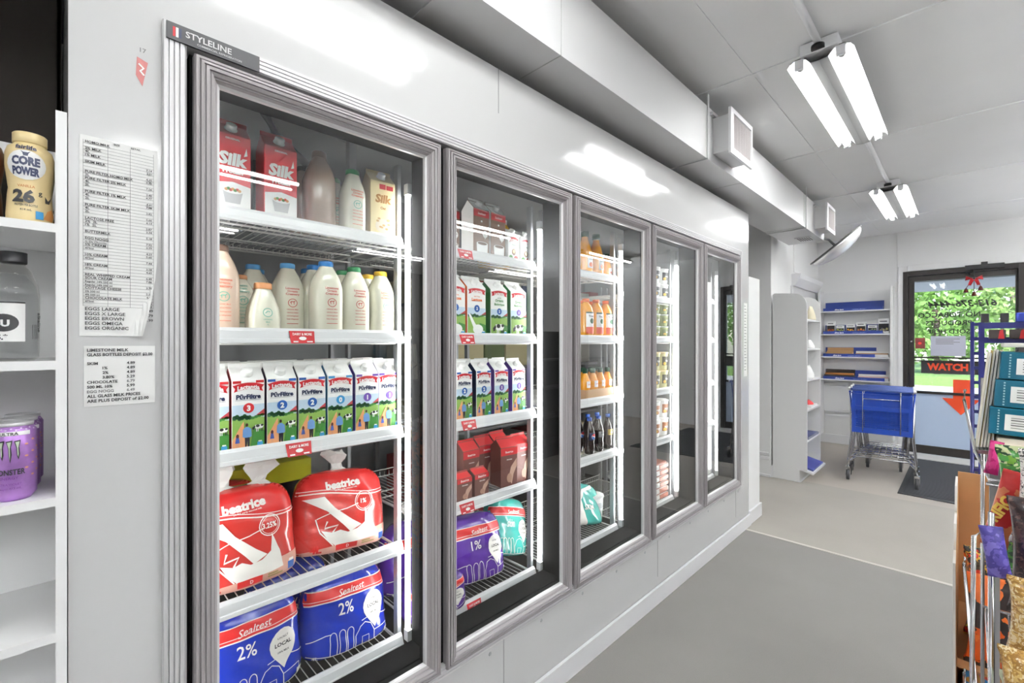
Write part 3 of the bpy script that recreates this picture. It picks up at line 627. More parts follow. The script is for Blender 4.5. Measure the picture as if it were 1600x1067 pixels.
# ---- door 2, fourth shelf: chocolate milk
def choc2(D, w, h):
    y = w/2; D.rect(-y*.98, h*.80, y*.98, h*.99, RC, 1); D.text('Beatrice', 0, h*.86, .010, W_, 2, w=w*.85); D.poly([(y*.9, h*.7), (y*.2, h*.5), (-y*.1, h*.2), (y*.3, h*.05), (y*.5, h*.3), (y*.9, h*.5)], col(196, 160, 140), 2); D.ell(0, h*.22, y*.3, h*.12, col(180, 140, 120), 3); D.text('chocolate', 0, h*.68, .006, W_, 3, w=w*.7)
BR2 = col(112, 70, 62, .45)
Z = H+ZS[1][3]+.003
c = carton('chocolate_milk_carton', 'tall red-topped brown milk carton behind the small ones, leftmost on fourth shelf', .10, .09, .235, BR2, BR2, RC, choc2, group='red-topped chocolate milk cartons', cap=False); c.location = (XC-.09, 1.375, Z)
for x, y, rz, l in ((-.01, 1.545, -8, 'tall red-topped brown milk carton in the middle, showing its side'), (-.02, 1.655, 0, 'tall red-topped brown milk carton nearest the lamp'), (-.12, 1.50, 0, 'tall red-topped brown carton behind the middle one'), (-.14, 1.62, 0, 'tall red-topped brown carton deepest beside the lamp')): dup(c, (XC+x, y, Z), R(rz), l)
c = carton('chocolate_milk_carton', 'small red-topped brown milk carton, left of the front pair', .085, .075, .125, BR2, BR2, RC, choc2, group='small chocolate milk cartons', cap=False); c.location = (XC-.0, 1.262, Z)
dup(c, (XC, 1.362, Z), 0, 'small red-topped brown milk carton, right of the front pair')
dup(c, (XC-.085, 1.245, Z), 0, 'small red-topped brown milk carton behind the front pair')
# juice behind the creams
JU = mat('orange_juice_in_bottle', (236, 160, 40), .15, coat=.5); JY = mat('yellow_juice_in_bottle', (226, 178, 50), .2, coat=.4)
a = bottle('juice_jug', 'yellow juice jug behind the small cream cartons', [(.04, 0), (.045, .01), (.045, .2), (.03, .225), (.022, .235)], JY, W_, [(.025, .23), (.025, .255), (.001, .256)], group='yellow juice jugs'); a.location = (XC-.20, 1.68, H+ZS[1][0])
dup(a, (XC-.24, 1.60, H+ZS[1][0]), 0, 'yellow juice jug farther left behind the cream cartons')
# ---- door 3
JP = [(.035, 0), (.044, .006), (.045, .02), (.045, .115), (.040, .140), (.030, .175), (.021, .205), (.018, .225), (.018, .235)]
GC = col(22, 70, 48, .4)
def jl(D): D.rect(-.026, .035, .026, .10, W_, 1); D.ell(0, .055, .016, .014, ORNG, 2); D.text('orange', 0, .083, .009, DGREEN, 2)
Z = H+ZS[2][0]+.003; XJ = XC-.05
a = bottle('juice_jug', 'tall orange juice jug with dark green cap, left one on top shelf of third door', JP, JU, GC, [(.024, .222), (.024, .255), (.001, .256)], dec=jl, decr=.045, group='orange juice jugs'); a.location = (XJ, 2.215, Z)
dup(a, (XJ, 2.33, Z), 0, 'tall orange juice jug with dark green cap, right one on top shelf of third door')
dup(a, (XJ-.11, 2.33, Z), 0, 'orange juice jug behind the right-hand jug, third door top shelf')
t = dup(a, (XJ-.0, 2.445, Z), 0, 'orange juice jug nearest the lamp, third door top shelf'); t.scale = (.8, .8, .6)
Z = H+ZS[2][1]+.003
def tl(D): D.rect(-.040, .06, .040, .14, W_, 1); D.rect(-.040, .02, .040, .06, col(225, 90, 60), 2); D.ell(0, .095, .016, .016, DGREEN, 2); D.rect(-.04, .14, .04, .148, GC, 2); D.text('Tropical', 0, .118, .011, BLK, 3, w=.06, bold=.03)
a = bottle('juice_bottle', 'orange juice bottle with orange cap and white label, leftmost of three', [(.034, 0), (.043, .006), (.044, .02), (.044, .15), (.036, .178), (.022, .2), (.018, .206), (.018, .22)], JU, ORNG, [(.021, .208), (.021, .228), (.001, .229)], dec=tl, decr=.044, group='orange-capped juice bottles'); a.location = (XJ, 2.225, Z)
for x, y, l in ((0, 2.33, 'orange-capped juice bottle, middle of three'), (0, 2.435, 'orange-capped juice bottle, rightmost of three by the lamp'), (-.1, 2.30, 'orange-capped juice bottle in the row behind, left'), (-.1, 2.42, 'orange-capped juice bottle in the row behind, right')): dup(a, (XJ+x, y, Z), 0, l)
Z = H+ZS[2][2]+.003
tray = MB().box(XC-.16, 2.16, Z, XC, 2.50, Z+.003).box(XC-.004, 2.16, Z, XC, 2.50, Z+.055).box(XC-.16, 2.16, Z, XC-.156, 2.50, Z+.055).box(XC-.156, 2.16, Z, XC-.004, 2.164, Z+.055).box(XC-.156, 2.496, Z, XC-.004, 2.50, Z+.055).build('bottle_tray', col(196, 158, 118, .7))
tag(tray, 'open brown cardboard tray holding small juice bottles', 'tray')
def sl(D): D.rect(-.018, .062, .018, .10, W_, 1); D.text('juice', 0, .078, .008, ORNG, 2)
a = bottle('small_juice_bottle', 'small orange juice bottle in the cardboard tray, front left', [(.026, 0), (.030, .005), (.030, .10), (.018, .135), (.014, .145), (.014, .155)], JU, GC, [(.0165, .146), (.0165, .172), (.001, .173)], dec=sl, decr=.030, group='small juice bottles in the tray', n=20); a.location = (XC-.038, 2.20, Z+.004)
k = 0
for r in range(2):
    for q in range(4):
        if r == q == 0: continue
        dup(a, (XC-.038-.07*r, 2.20+.078*q, Z+.004), 0, 'small orange juice bottle in the cardboard tray, %s row, %s from the left' % (['front', 'back'][r], OW[q]))
Z = H+ZS[2][3]+.003
COLA = mat('dark_cola_in_bottle', (38, 24, 22), .08, coat=.8)
def cl(D): D.rect(-.030, .085, .030, .128, NAVY, 1); D.ell(0, .106, .017, .017, W_, 2); D.poly([(-.016, .106), (-.008, .112), (.008, .104), (.016, .108), (.010, .120), (0, .123), (-.010, .120)], col(205, 40, 50), 3); D.poly([(-.016, .104), (-.008, .106), (.008, .099), (.016, .104), (.010, .093), (0, .089), (-.010, .092)], BLUE, 3)
CP = [(.022, 0), (.030, .006), (.031, .05), (.028, .075), (.031, .09), (.031, .125), (.027, .15), (.014, .185), (.0125, .195), (.0125, .205)]
BCAP = col(45, 95, 195, .4)
a = bottle('cola_bottle', 'plastic cola bottle with blue cap and blue and red label, leftmost', CP, COLA, BCAP, [(.0145, .196), (.0145, .215), (.001, .216)], dec=cl, decr=.031, group='cola bottles', n=20); a.location = (XJ+.015, 2.24, Z)
def cl2(D): D.rect(-.03, .09, .03, .125, col(150, 150, 152), 1); D.text('cola', 0, .1, .012, W_, 2)
b = bottle('cola_bottle', 'plastic cola bottle with blue cap and silver label, middle', CP, COLA, BCAP, [(.0145, .196), (.0145, .215), (.001, .216)], dec=cl2, decr=.031, group='cola bottles', n=20); b.location = (XJ+.015, 2.335, Z)
def cl3(D): D.rect(-.03, .09, .03, .125, col(190, 165, 90), 1); D.text('cola', 0, .1, .012, W_, 2)
b = bottle('cola_bottle', 'plastic cola bottle with blue cap and pale gold label, by the lamp', CP, COLA, BCAP, [(.0145, .196), (.0145, .215), (.001, .216)], dec=cl3, decr=.031, group='cola bottles', n=20); b.location = (XJ+.015, 2.435, Z)
for y, l in ((2.24, 'blue and red labelled'), (2.335, 'silver labelled'), (2.435, 'gold labelled')): dup(a, (XJ-.065, y, Z), 0, 'cola bottle standing one behind the %s one' % l)
# ---- tubs
def tub(label, r, h, c, dc, group, sq=2.0, text='cream', lidc=W_):
    t = thing('tub', label, 'tub', (0, 0, 0), 0, group)
    MB().lathe([(r*.78, 0), (r*.82, .003), (r*.97, h*.9), (r*.97, h*.93)], n=24, pw=sq).build('tub_body', c, t)
    MB().lathe([(r*.99, h*.9), (r*1.03, h*.91), (r*1.03, h*.985), (r*.97, h), (.001, h)], n=24, pw=sq).build('lid', lidc, t)
    D = Dec(); D.rect(-r*.9, h*.25, r*.9, h*.75, dc, 1); D.text(text, 0, h*.45, h*.13, W_ if dc != W_ else BLK, 2, w=r*1.3); D.ell(-r*.5, h*.35, r*.25, h*.09, col(236, 190, 60), 2, 10); D.ell(r*.5, h*.36, r*.22, h*.08, GREEN, 2, 10)
    pw = sq
    def fn(a, b, o):
        th = a/r; c, q = math.cos(th), math.sin(th); g = (abs(c)**pw+abs(q)**pw)**(-1/pw); rr = r*(.82+.15*b/(h*.9))+.0008+o; return (rr*g*c, rr*g*q, b)
    D.build('print', t, fn, da=.008); return t
X4 = XC-.065
Z0 = [H+z+.003 for z in ZS[3]]
D4 = [(tub('white sour cream tub with black print, lowest of the stack behind the fourth door', .056, .115, W_, col(60, 60, 62), 'tubs behind the fourth door'), 0, 0, .115, 2, 'white tub'),
      (tub('clear salad tub with green leaves and olives, lowest of its stack', .056, .085, col(150, 160, 100), col(108, 118, 58), 'tubs behind the fourth door', text='salad', lidc=col(200, 205, 200)), 1, 0, .087, 3, 'green salad tub'),
      (tub('tub with black, yellow and green fruit label, lowest of its stack', .056, .13, col(210, 205, 150), col(70, 66, 50), 'tubs behind the fourth door', text='fruit', lidc=CREAM), 2, 0, .132, 2, 'black and yellow labelled tub'),
      (tub('white yogurt tub with brown granola label, lowest of its stack', .056, .13, W_, col(170, 110, 70), 'tubs behind the fourth door', text='yogurt'), 3, 0, .132, 2, 'brown and white yogurt tub')]
for t0, sh, _, dh, n, nm in D4:
    ys = (2.92, 3.06, 3.19) if 1 else ()
    t0.location = (X4, ys[1], Z0[sh])
    for c_, y in enumerate(ys):
        for k in range(n):
            if c_ == 1 and k == 0: continue
            dup(t0, (X4, y, Z0[sh]+dh*k+.001*k), 0, '%s behind the fourth door, %s stack, %s from the bottom' % (nm, ['left', 'middle', 'right'][c_], OW[k]))
# flat meat packs on the fourth door's lowest shelves
pk = thing('food_pack', 'flat tray of wrapped meat, lowest of the pile behind the fourth door', 'food pack', (XC-.10, 3.13, Z0[4]), 0, 'flat wrapped meat packs')
MB().box(-.09, -.10, 0, .09, .10, .03).build('tray', W_, pk, bevel=.008); MB().box(-.075, -.085, .025, .075, .085, .04).build('meat', col(170, 110, 96), pk, bevel=.01); MB().box(.085, -.06, .004, .0925, .06, .03).build('label', col(200, 130, 110), pk)
for k in range(1, 6): dup(pk, (XC-.10, 3.13+.004*(-1)**k, Z0[4]+.043*k), 0, 'flat tray of wrapped meat, %s above the lowest in the pile' % OW[k-1])
# ---- fifth door: leaning white panel and a few tubs seen edge-on
tag(MB().extr([(XS-.02, H-1.12), (XS-.012, H-1.12), (XS-.012, H+.50), (XS-.02, H+.50)], 1, 3.70, 3.93).build('cover_panel', mat('milky_panel', (214, 218, 210), .3)), 'tall milky white panel standing inside behind the fifth cooler door', 'panel')
for j in range(1, 4):
    for k, y in enumerate((3.46, 3.585)):
        dup(D4[0][0], (X4, y, H+ZS[4][j]+.003), 0, 'white tub on the %s shelf behind the fifth door, %s' % (OW[j], ['left', 'right'][k]))
t = tub('white pail-like tub standing upright behind the teal bag, third door', .062, .165, W_, col(200, 202, 205), 'white tubs'); t.location = (XC-.13, 2.42, H+ZS[2][4]+.003)
# ---------------------------------------------------------------- bags of milk
def gs(s, p0=6.0, p1=3.0):
    p = p0 if s < .5 else p1; return max(0, 1-abs(2*s-1)**p)**(1/p)
def nz(a, b, k): return .35*(math.sin(a*31+k*1.7+b*9)*math.sin(b*27+k)+.6*math.sin(a*67+b*49+k*2.3)+.35*math.sin(b*130+a*40+k))
def milk_bag(label, w, d, h, body, dec, k, ties=2, group='bags of milk', tie=W_, top=3.7):
    t = thing('milk_bag', label, 'bag of milk', (0, 0, 0), 0, group); e = .0088
    def wd(s): return w/2*gs(s, 9, top)*(1-.07*s), d/2*gs(s, 7, top)*(1-.25*s)
    N, K = 30, 48; V = []; F = []
    for i in range(N+1):
        s = .004+.992*i/N; a, dd = wd(s)
        for j in range(K):
            th = 2*PI*j/K; c, q = math.cos(th), math.sin(th); g = (abs(c)**2.6+abs(q)**2.6)**(-1/2.6)
            y, x = a*g*q, dd*g*c; n_ = nz(y, s*h, k)*e; V.append((x+n_*(1 if c > 0 else -1)*abs(c), y+n_*.3*q, s*h))
    for i in range(N):
        for j in range(K): F.append((i*K+j, i*K+(j+1) % K, (i+1)*K+(j+1) % K, (i+1)*K+j))
    F += [tuple(range(K)), tuple(range(N*K, N*K+K))]
    MB().add(V, F, 0, True).build('bag', body, t)
    def fn(a, b, o):
        s = min(max(b/h, .004), .996); A, dd = wd(s); y = max(-A*.995, min(A*.995, a)); u = abs(y)/max(A, 1e-4)
        x = dd*(1-u**2.6)**(1/2.6); return (x+nz(y, b, k)*e*min(1, x/max(dd, 1e-4)+.2)+.0016+o, y, b)
    D = Dec(); dec(D, w, h)
    D.build('bag_print', t, fn, da=.010, db=.009, clip=(w*.468, h*.97, -w*.468, h*.01), eps=.0004)
    for q in range(ties):
        y0 = (q-.5*(ties-1))*w*.30; rnd = random.Random(k*7+q); V = []; F = []; n = 9; L = 6
        hh = .075+.025*rnd.random()
        for l in range(L):
            r = [.050, .018, .018, .030, .042, .034][l]; 
            for j in range(n):
                th = 2*PI*j/n; rr = r*(1+(.45 if j % 2 else -.25)*(l > 1))*(.8+.4*rnd.random()); V.append((rr*math.cos(th)*.6, y0+rr*math.sin(th)+l*.004*(1 if q else -1), h*.965+hh*l/(L-1)+(rnd.random()-.5)*.012*(l > 2)))
        for l in range(L-1):
            for j in range(n): F.append((l*n+j, l*n+(j+1) % n, (l+1)*n+(j+1) % n, (l+1)*n+j))
        MB().add(V, F, 0, False).build('bag_tie', mat('crumpled_white_film', (228, 226, 222), .35), t)
    return t
BAGR = mat('red_milk_bag_film', (198, 56, 50), .25, coat=.7, bump=.25, bscale=22); BAGB = mat('blue_milk_bag_film', (22, 48, 168), .22, coat=.7, bump=.25, bscale=22)
BAGP = mat('purple_milk_bag_film', (84, 40, 146), .22, coat=.7, bump=.25, bscale=22); BAGT = mat('teal_milk_bag_film', (60, 168, 158), .25, coat=.7, bump=.25, bscale=22)
PINK = col(222, 168, 150, .35); RTOP = col(206, 36, 34, .35); WH = col(240, 236, 230, .35)
def beat(txt):
    def f(D, w, h):
        W = w/2; n = 12
        wave = [(-W+2*W*i/n, h*(.70+.045*math.sin(i/n*5+.6))) for i in range(n+1)]
        D.poly([(W, h), (-W, h)]+wave, RTOP, 1); D.stroke(wave, .004, WH, 2); D.stroke([(a, b+.010) for a, b in wave], .0025, WH, 2)
        D.text('beatrice', -W*.05, h*.785, .027, WH, 3, w=w*.52, bold=.05, rot=.06)
        D.text('2% M.F. partly skimmed milk', 0, h*.755, .005, WH, 3, w=w*.3, rot=.05)
        D.poly([(-W, h*.02), (W, h*.02), (W, h*.24), (W*.5, h*.22), (0, h*.12), (-W*.5, h*.10), (-W, h*.06)], PINK, 1)
        # poured milk and glass
        D.poly([(-W*.85, h*.68), (-W*.45, h*.70), (-W*.25, h*.55), (W*.1, h*.38), (W*.3, h*.30), (W*.05, h*.24), (-W*.1, h*.34), (-W*.4, h*.52)], WH, 3)
        D.poly([(-W*.40, h*.18), (-W*.52, h*.30), (-W*.30, h*.26), (-W*.15, h*.28), (0, h*.24), (W*.2, h*.26), (W*.38, h*.32), (W*.40, h*.50), (W*.50, h*.36), (W*.55, h*.30), (W*.62, h*.12), (-W*.25, h*.10)], WH, 2)
        D.stroke([(-W*.62, h*.44), (-W*.55, h*.28), (-W*.30, h*.11)], .004, WH, 2); D.stroke([(-W*.6, h*.44), (-W*.3, h*.50), (0, h*.52), (W*.25, h*.56)], .003, WH, 2); D.stroke([(-W*.4, h*.40), (-W*.45, h*.32), (-W*.2, h*.34), (-W*.3, h*.26)], .006, WH, 3)
        D.circ(W*.38, h*.58, W*.20, .003, WH, 2); D.circ(W*.38, h*.58, W*.165, .0015, WH, 2); D.text(txt, W*.37, h*.555, .016, WH, 3, w=W*.28, bold=.03)
        D.text('4L', -W*.62, h*.05, .024, RTOP, 3, bold=.05); D.rect(-W*.25, h*.045, W*.2, h*.11, RTOP, 3); D.text('D', 0, h*.06, .010, WH, 4); D.rect(W*.3, h*.06, W*.6, h*.075, col(160, 150, 90), 3).rect(W*.3, h*.085, W*.5, h*.1, col(160, 150, 90), 3)
        D.rect(W*.72, h*.06, W*.86, h*.14, BLUE, 4); D.rect(W*.74, h*.14, W*.84, h*.17, WH, 4)
    return f
def sealt(txt, light=W_):
    def f(D, w, h):
        W = w/2; n = 10
        lo = [(-W+2*W*i/n, h*(.66+.02*math.sin(i/n*3))) for i in range(n+1)]; hi = [(a, b+h*.15) for a, b in lo]
        D.poly(lo+hi[::-1], RTOP, 1); D.stroke(lo, .004, WH, 2); D.stroke(hi, .003, WH, 2); D.stroke([(a, b+h*.035) for a, b in lo], .002, WH, 2)
        D.text('Sealtest', 0, h*.715, .022, WH, 3, w=w*.42, shear=.35, bold=.01, rot=.08)
        D.text(txt, -W*.15, h*.49, .040, WH, 2, w=w*.17, bold=.01)
        # pin badge
        a0, b0, r = W*.52, h*.47, W*.27
        D.poly([(a0+r*math.cos(t), b0+r*1.1*math.sin(t)) for t in [R(-40+20*i) for i in range(14)]]+[(a0, b0-r*1.75)], WH, 2)
        D.text('LOCAL', a0, b0-.005, .012, col(30, 30, 30), 3, w=r*1.6, bold=.03); D.text('LOCALLY', a0, b0+r*.45, .006, col(30, 30, 30), 3, w=r*1.2); D.text('100% MILK', a0, b0-r*.6, .006, col(30, 30, 30), 3, w=r*1.1)
        # barn and silos drawn in line
        for x in (-.52, -.32, -.14): D.stroke([(W*x, h*.05), (W*x, h*.26)]+[(W*(x+.07)+W*.07*math.cos(R(180-a)), h*.26+W*.09*math.sin(R(180-a))) for a in range(0, 181, 30)]+[(W*(x+.14), h*.05)], .0024, WH, 2)
        D.stroke([(W*.05, h*.05), (W*.05, h*.17), (W*.15, h*.27), (W*.28, h*.30), (W*.42, h*.26), (W*.5, h*.16), (W*.5, h*.05)], .0026, WH, 2); D.stroke([(W*.5, h*.16), (W*.85, h*.18), (W*.85, h*.05)], .0026, WH, 2); D.stroke([(W*.2, h*.05), (W*.2, h*.14), (W*.36, h*.14), (W*.36, h*.05)], .002, WH, 2)
        D.stroke([(-W, h*.24), (-W*.6, h*.30), (-W*.5, h*.30)], .0026, WH, 2); D.stroke([(W*.2, h*.33), (W*.5, h*.36), (W, h*.28)], .0026, WH, 2); D.stroke([(-W, h*.10), (-W*.5, h*.05), (0, h*.04), (W, h*.06)], .003, WH, 3)
        D.text('4L', -W*.80, h*.05, .012, WH, 4); D.rect(W*.80, h*.05, W*.92, h*.12, WH, 4)
    return f
ZD = H+ZS[0][3]+.004
b = milk_bag('red bag of milk with two white tied ends, left on the fourth shelf', .315, .18, .305, BAGR, beat('3.25%'), 1); b.location = (XS-.115, .425, ZD); b.rotation_euler = (0, R(-6), 0)
b = milk_bag('red bag of milk marked 1%, right on the fourth shelf', .345, .19, .285, BAGR, beat('1%'), 2, ties=1); b.location = (XS-.125, .740, ZD+.006); b.rotation_euler = (R(-4), R(-10), R(-3))
dup(b, (XS-.31, .37, ZD), R(8), 'red bag of milk glimpsed behind the left red bag')
ZE = H+ZS[0][4]+.004
b = milk_bag('blue bag of milk, left on the lowest shelf of the first door', .315, .18, .295, BAGB, sealt('2%'), 3, ties=0); b.location = (XS-.11, .44, ZE); b.rotation_euler = (0, R(-5), 0)
b2 = milk_bag('blue bag of milk, right on the lowest shelf of the first door', .325, .19, .28, BAGB, sealt('2%'), 4, ties=0); b2.location = (XS-.115, .755, ZE); b2.rotation_euler = (R(-3), R(-9), 0)
dup(b, (XS-.30, .62, ZE), R(6), 'blue bag of milk behind and between the two front blue bags')
ZF = H+ZS[1][4]+.004
b = milk_bag('purple bag of milk with white tied top behind the second door', .34, .19, .30, BAGP, sealt('1%'), 5, ties=1); b.location = (XS-.13, 1.40, ZF+.01); b.rotation_euler = (R(-3), R(-12), R(-4))
dup(b, (XS-.33, 1.18, ZF), R(5), 'purple bag of milk seen through the gap beside the first door lamp')
b3 = dup(b, (XS-.07, 1.13, ZF+.0), R(-10), 'purple bag of milk cut off by the left stile of the second door'); b3.scale = (.9, .85, .5)
b = milk_bag('teal bag of milk, nearer one right of the purple bag', .30, .17, .29, BAGT, sealt('skim'), 6, ties=0); b.location = (XS-.28, 1.50, ZF+.02); b.rotation_euler = (R(-8), R(-25), R(-5))
dup(b, (XS-.20, 1.66, ZF+.01), R(4), 'teal bag of milk, closest to the second lamp').rotation_euler = (R(-18), R(-14), R(4))
b = milk_bag('teal and white bag lying on the lowest shelf of the third door', .33, .18, .25, BAGT, lambda D, w, h: (D.text('SKIM', 0, h*.35, .03, WH, 2, w=w*.35), D.stroke([(-w*.4, h*.3), (-w*.1, h*.8), (w*.2, h*.9)], .02, WH, 1), D.poly([(-w*.3, 0), (-w*.1, 0), (-w*.2, h*.6), (-w*.4, h*.7)], WH, 1)), 7, ties=0); b.location = (XS-.14, 2.27, H+ZS[2][4]+.01); b.rotation_euler = (R(-14), R(-20), R(0))
# yellow box and black crate at the back of the first bay
tag(MB().box(-2.16, .40, H-.765+.006, -1.90, .72, H-.552).build('crate', col(24, 26, 34), bevel=.004), 'black plastic crate at the back behind the red milk bags', 'crate')
tag(MB().box(-2.16, .35, H-.55, -1.88, .73, H-.47).build('carton_box', col(200, 200, 40), bevel=.003), 'yellow-green box lying on the black crate at the back', 'box')
# boxes in the dim depth of the cooler
rnd = random.Random(4); BC = [(150, 60, 56), (180, 176, 168), (96, 110, 70), (150, 120, 84), (70, 90, 130), (200, 190, 150)]
sto = thing('storage_rack', 'dim storage rack along the back inside the cooler', 'rack', (-2.78, 0, 0))
for z in (.5, .95, 1.4, 1.85): MB().box(-.22, 1.6, z-.02, .22, 4.1, z).build('rack_shelf', col(120, 120, 120), sto)
for y in (1.6, 2.84, 4.07):
    for x in (-.22, .19): MB().box(x, y, .12, x+.03, y+.03, 2.3).build('rack_post', col(120, 120, 120), sto)
n = 0; CN = ['dark red', 'pale grey', 'olive green', 'brown', 'dull blue', 'cream']
for lv, z in enumerate((.5, .95, 1.4, 1.85)):
    y = 1.68
    while y < 3.95:
        w = rnd.uniform(.18, .34); ci = rnd.randrange(6); h = rnd.uniform(.16, .34)
        if y+w > 4.0: break
        tag(MB().box(-2.96, y, z+.001, -2.64, y+w-.015, z+h).build('stock_box', col(*BC[ci]), bevel=.004), 'dim %s box deep in the cooler, %s storage level, %s along' % (CN[ci], OW[lv], ['first','second','third','fourth','fifth','sixth','seventh','eighth','ninth','tenth','eleventh','twelfth','thirteenth'][n % 13]), 'box', 'stock boxes in the cooler depth'); y += w; n += 1
    n = 0
# ================================================================ left wall shelf unit
def part(mb, *a, **k): return mb.build(*a, **k)
lu = thing('shelf_unit', 'white wooden shelf unit with drinks at the left edge, against the cooler end', 'shelf unit')
UX, UD, UY = -1.33, .30, -1.0
MB().box(UX-UD, -.001-.001, 0, UX, .015, H+.478).build('side_panel', M_wall, lu); MB().box(UX-UD, UY, 0, UX, UY+.016, H+.478).build('side_panel', M_wall, lu)
MB().box(UX-UD-.01, UY, 0, UX-UD, .015, H+.478).build('back_panel', M_wall, lu)
LZ = [H+.243, H-.040, H-.322, H-.602, H-.89, H-1.18, H-1.5]
for z in LZ: MB().box(UX-UD, UY+.016, z-.018, UX, -.002, z).build('shelf', M_wall, lu)
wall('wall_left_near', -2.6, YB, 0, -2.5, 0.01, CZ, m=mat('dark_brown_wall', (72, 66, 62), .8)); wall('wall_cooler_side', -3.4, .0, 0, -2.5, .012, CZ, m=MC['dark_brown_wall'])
def bprint(): pass
CP1 = mat('cream_bottle_sleeve', (236, 214, 160), .3)
def core(D):
    D.ell(0, .118, .030, .030, W_, 1); D.text('CORE', 0, .118, .016, NAVY, 2, w=.040, bold=.06); D.text('POWER', 0, .098, .015, NAVY, 2, w=.040, bold=.06); D.text('fairlife', 0, .150, .009, NAVY, 2, w=.036, bold=.03); D.poly([(-.007, .146), (-.004, .141), (-.003, .136), (.003, .136), (.004, .141), (.007, .146), (.003, .143), (-.003, .143)], NAVY, 2)
    D.text('VANILLA', 0, .073, .005, col(196, 120, 60), 2); D.text('26', -.004, .043, .024, BLK, 2, bold=.05); D.text('g', .022, .060, .010, BLK, 2); D.text('PROTEIN PER BOTTLE', 0, .034, .0045, BLK, 2, w=.034); D.text('414 mL', 0, .025, .004, BLK, 2)
    D.poly([(.026, .012), (.034, .030), (.045, .036), (.052, .024), (.046, .010)], col(214, 150, 80), 1); D.rect(.014, .010, .026, .026, LBLUE, 2); D.poly([(.03, .06), (.036, .052), (.046, .062), (.038, .046), (.030, .046)], BLK, 2)
pc = [(.030, 0), (.0345, .005), (.035, .02), (.033, .06), (.0315, .074), (.033, .088), (.0365, .12), (.0365, .145), (.033, .158), (.024, .166), (.0235, .17)]
vb = bottle('protein_shake_bottle', 'cream-coloured vanilla protein shake bottle marked 26 g on the top shelf', pc, CP1, CP1, [(.025, .168), (.026, .17), (.026, .188), (.024, .190), (.001, .190)], dec=core, decr=.036); vb.location = (-1.395, -.040, LZ[0]); vb.rotation_euler.z = R(-8)
v2 = dup(vb, (-1.475, -.040, LZ[0]), R(20), 'second cream-coloured shake bottle standing behind the vanilla one')
b3 = bottle('protein_shake_bottle', 'dark brown shake bottle cut off by the left edge of the picture', pc, col(86, 48, 34, .3), col(86, 48, 34, .3), [(.025, .168), (.026, .17), (.026, .188), (.001, .190)]); b3.location = (-1.425, -.114, LZ[0])
v3 = bottle('can', 'tall dark grey can behind the shake bottles', [(.024, 0), (.031, .006), (.033, .012), (.033, .150), (.027, .160), (.026, .166)], col(70, 74, 78, .3), None, None); v3.location = (-1.51, -.088, LZ[0])
def smart(D):
    D.rect(-.050, .040, .022, .120, W_, 1); D.ell(-.008, .078, .021, .018, BLK, 2, 24); D.text('SU', -.010, .071, .013, W_, 3, rot=0, bold=.05); D.text('5.*', -.010, .044, .010, BLK, 2, bold=.04); D.rect(-.048, .118, .022, .1215, BLK, 2)
    D.text('alkaline', .045, .08, .010, BLK, 2, rot=-PI/2, bold=.02)
    for i in range(4): D.rect(.034+i*.004, .045, .0355+i*.004, .075, col(90, 90, 90), 1)
sb = bottle('water_bottle', 'clear water bottle with black cap and black oval label on the second shelf', [(.030, 0), (.037, .006), (.038, .02), (.0385, .135), (.036, .160), (.026, .188), (.018, .198), (.017, .204)], glass('clear_plastic', (.80, .80, .79), .05, 1.35), BLK, [(.0195, .203), (.020, .206), (.020, .226), (.001, .227)], dec=smart, decr=.0385); sb.location = (-1.41, -.064, LZ[1]); sb.rotation_euler.z = R(-6)
MB().lathe([(.028, .004), (.035, .008), (.036, .02), (.0365, .13), (.033, .155), (.02, .18)], n=24).build('water', glass('water_in_bottle', (.93, .94, .95), 0, 1.2), sb)
VIO = mat('violet_printed_can', (176, 128, 200), .28, metal=.4, noise=.15, nscale=60); VI2 = col(120, 60, 150)
def mons(D):
    for i, a in enumerate((-.011, 0, .011)): 
        D.poly([(a-.004, .122), (a+.005, .124), (a+.003, .110), (a+.004, .095), (a+.002, .078+.006*abs(i-1)), (a, .092), (a-.001, .108)], BLK, 1); D.poly([(a-.0025, .120), (a+.0032, .121), (a+.0015, .108), (a+.002, .096), (a+.0015, .084+.006*abs(i-1)), (a+.0005, .094), (a, .108)], col(190, 205, 180), 2)
    D.text('MONSTER', 0, .055, .011, BLK, 2, w=.044, bold=.02); D.text('ENERGY', 0, .046, .005, VI2, 2, w=.03); D.text('ULTRA VIOLET', 0, .034, .004, VI2, 2, w=.034); D.text('0 sugar 473 mL', 0, .026, .004, VI2, 2, w=.034)
    D.rect(-.03, .133, .03, .141, W_, 1); D.text('ULTRA', 0, .134, .006, BLK, 2)
    for i in range(10): D.ell(.035+.012*math.sin(i*2.1), .05+.008*i, .003, .002, col(225, 160, 130), 1, 8)
    for i in range(14): D.ell(-.05+.0075*i, .145+.0015*math.sin(i*3), .002, .0015, col(225, 205, 235), 1, 6)
mc = bottle('energy_drink_can', 'violet energy drink can, front one of three on the third shelf', [(.0245, 0), (.027, .004), (.033, .012), (.033, .140), (.0275, .150)], VIO, M_alu, [(.0265, .148), (.0285, .152), (.0285, .157), (.0265, .158), (.025, .153), (.001, .153)], dec=mons, decr=.033, group='violet energy drink cans'); mc.location = (-1.385, -.062, LZ[2]); mc.rotation_euler.z = R(-10)
dup(mc, (-1.455, -.058, LZ[2]), R(10), 'violet energy drink can, middle one of the row going back'); dup(mc, (-1.525, -.055, LZ[2]), R(-20), 'violet energy drink can, rearmost of the row against the back')
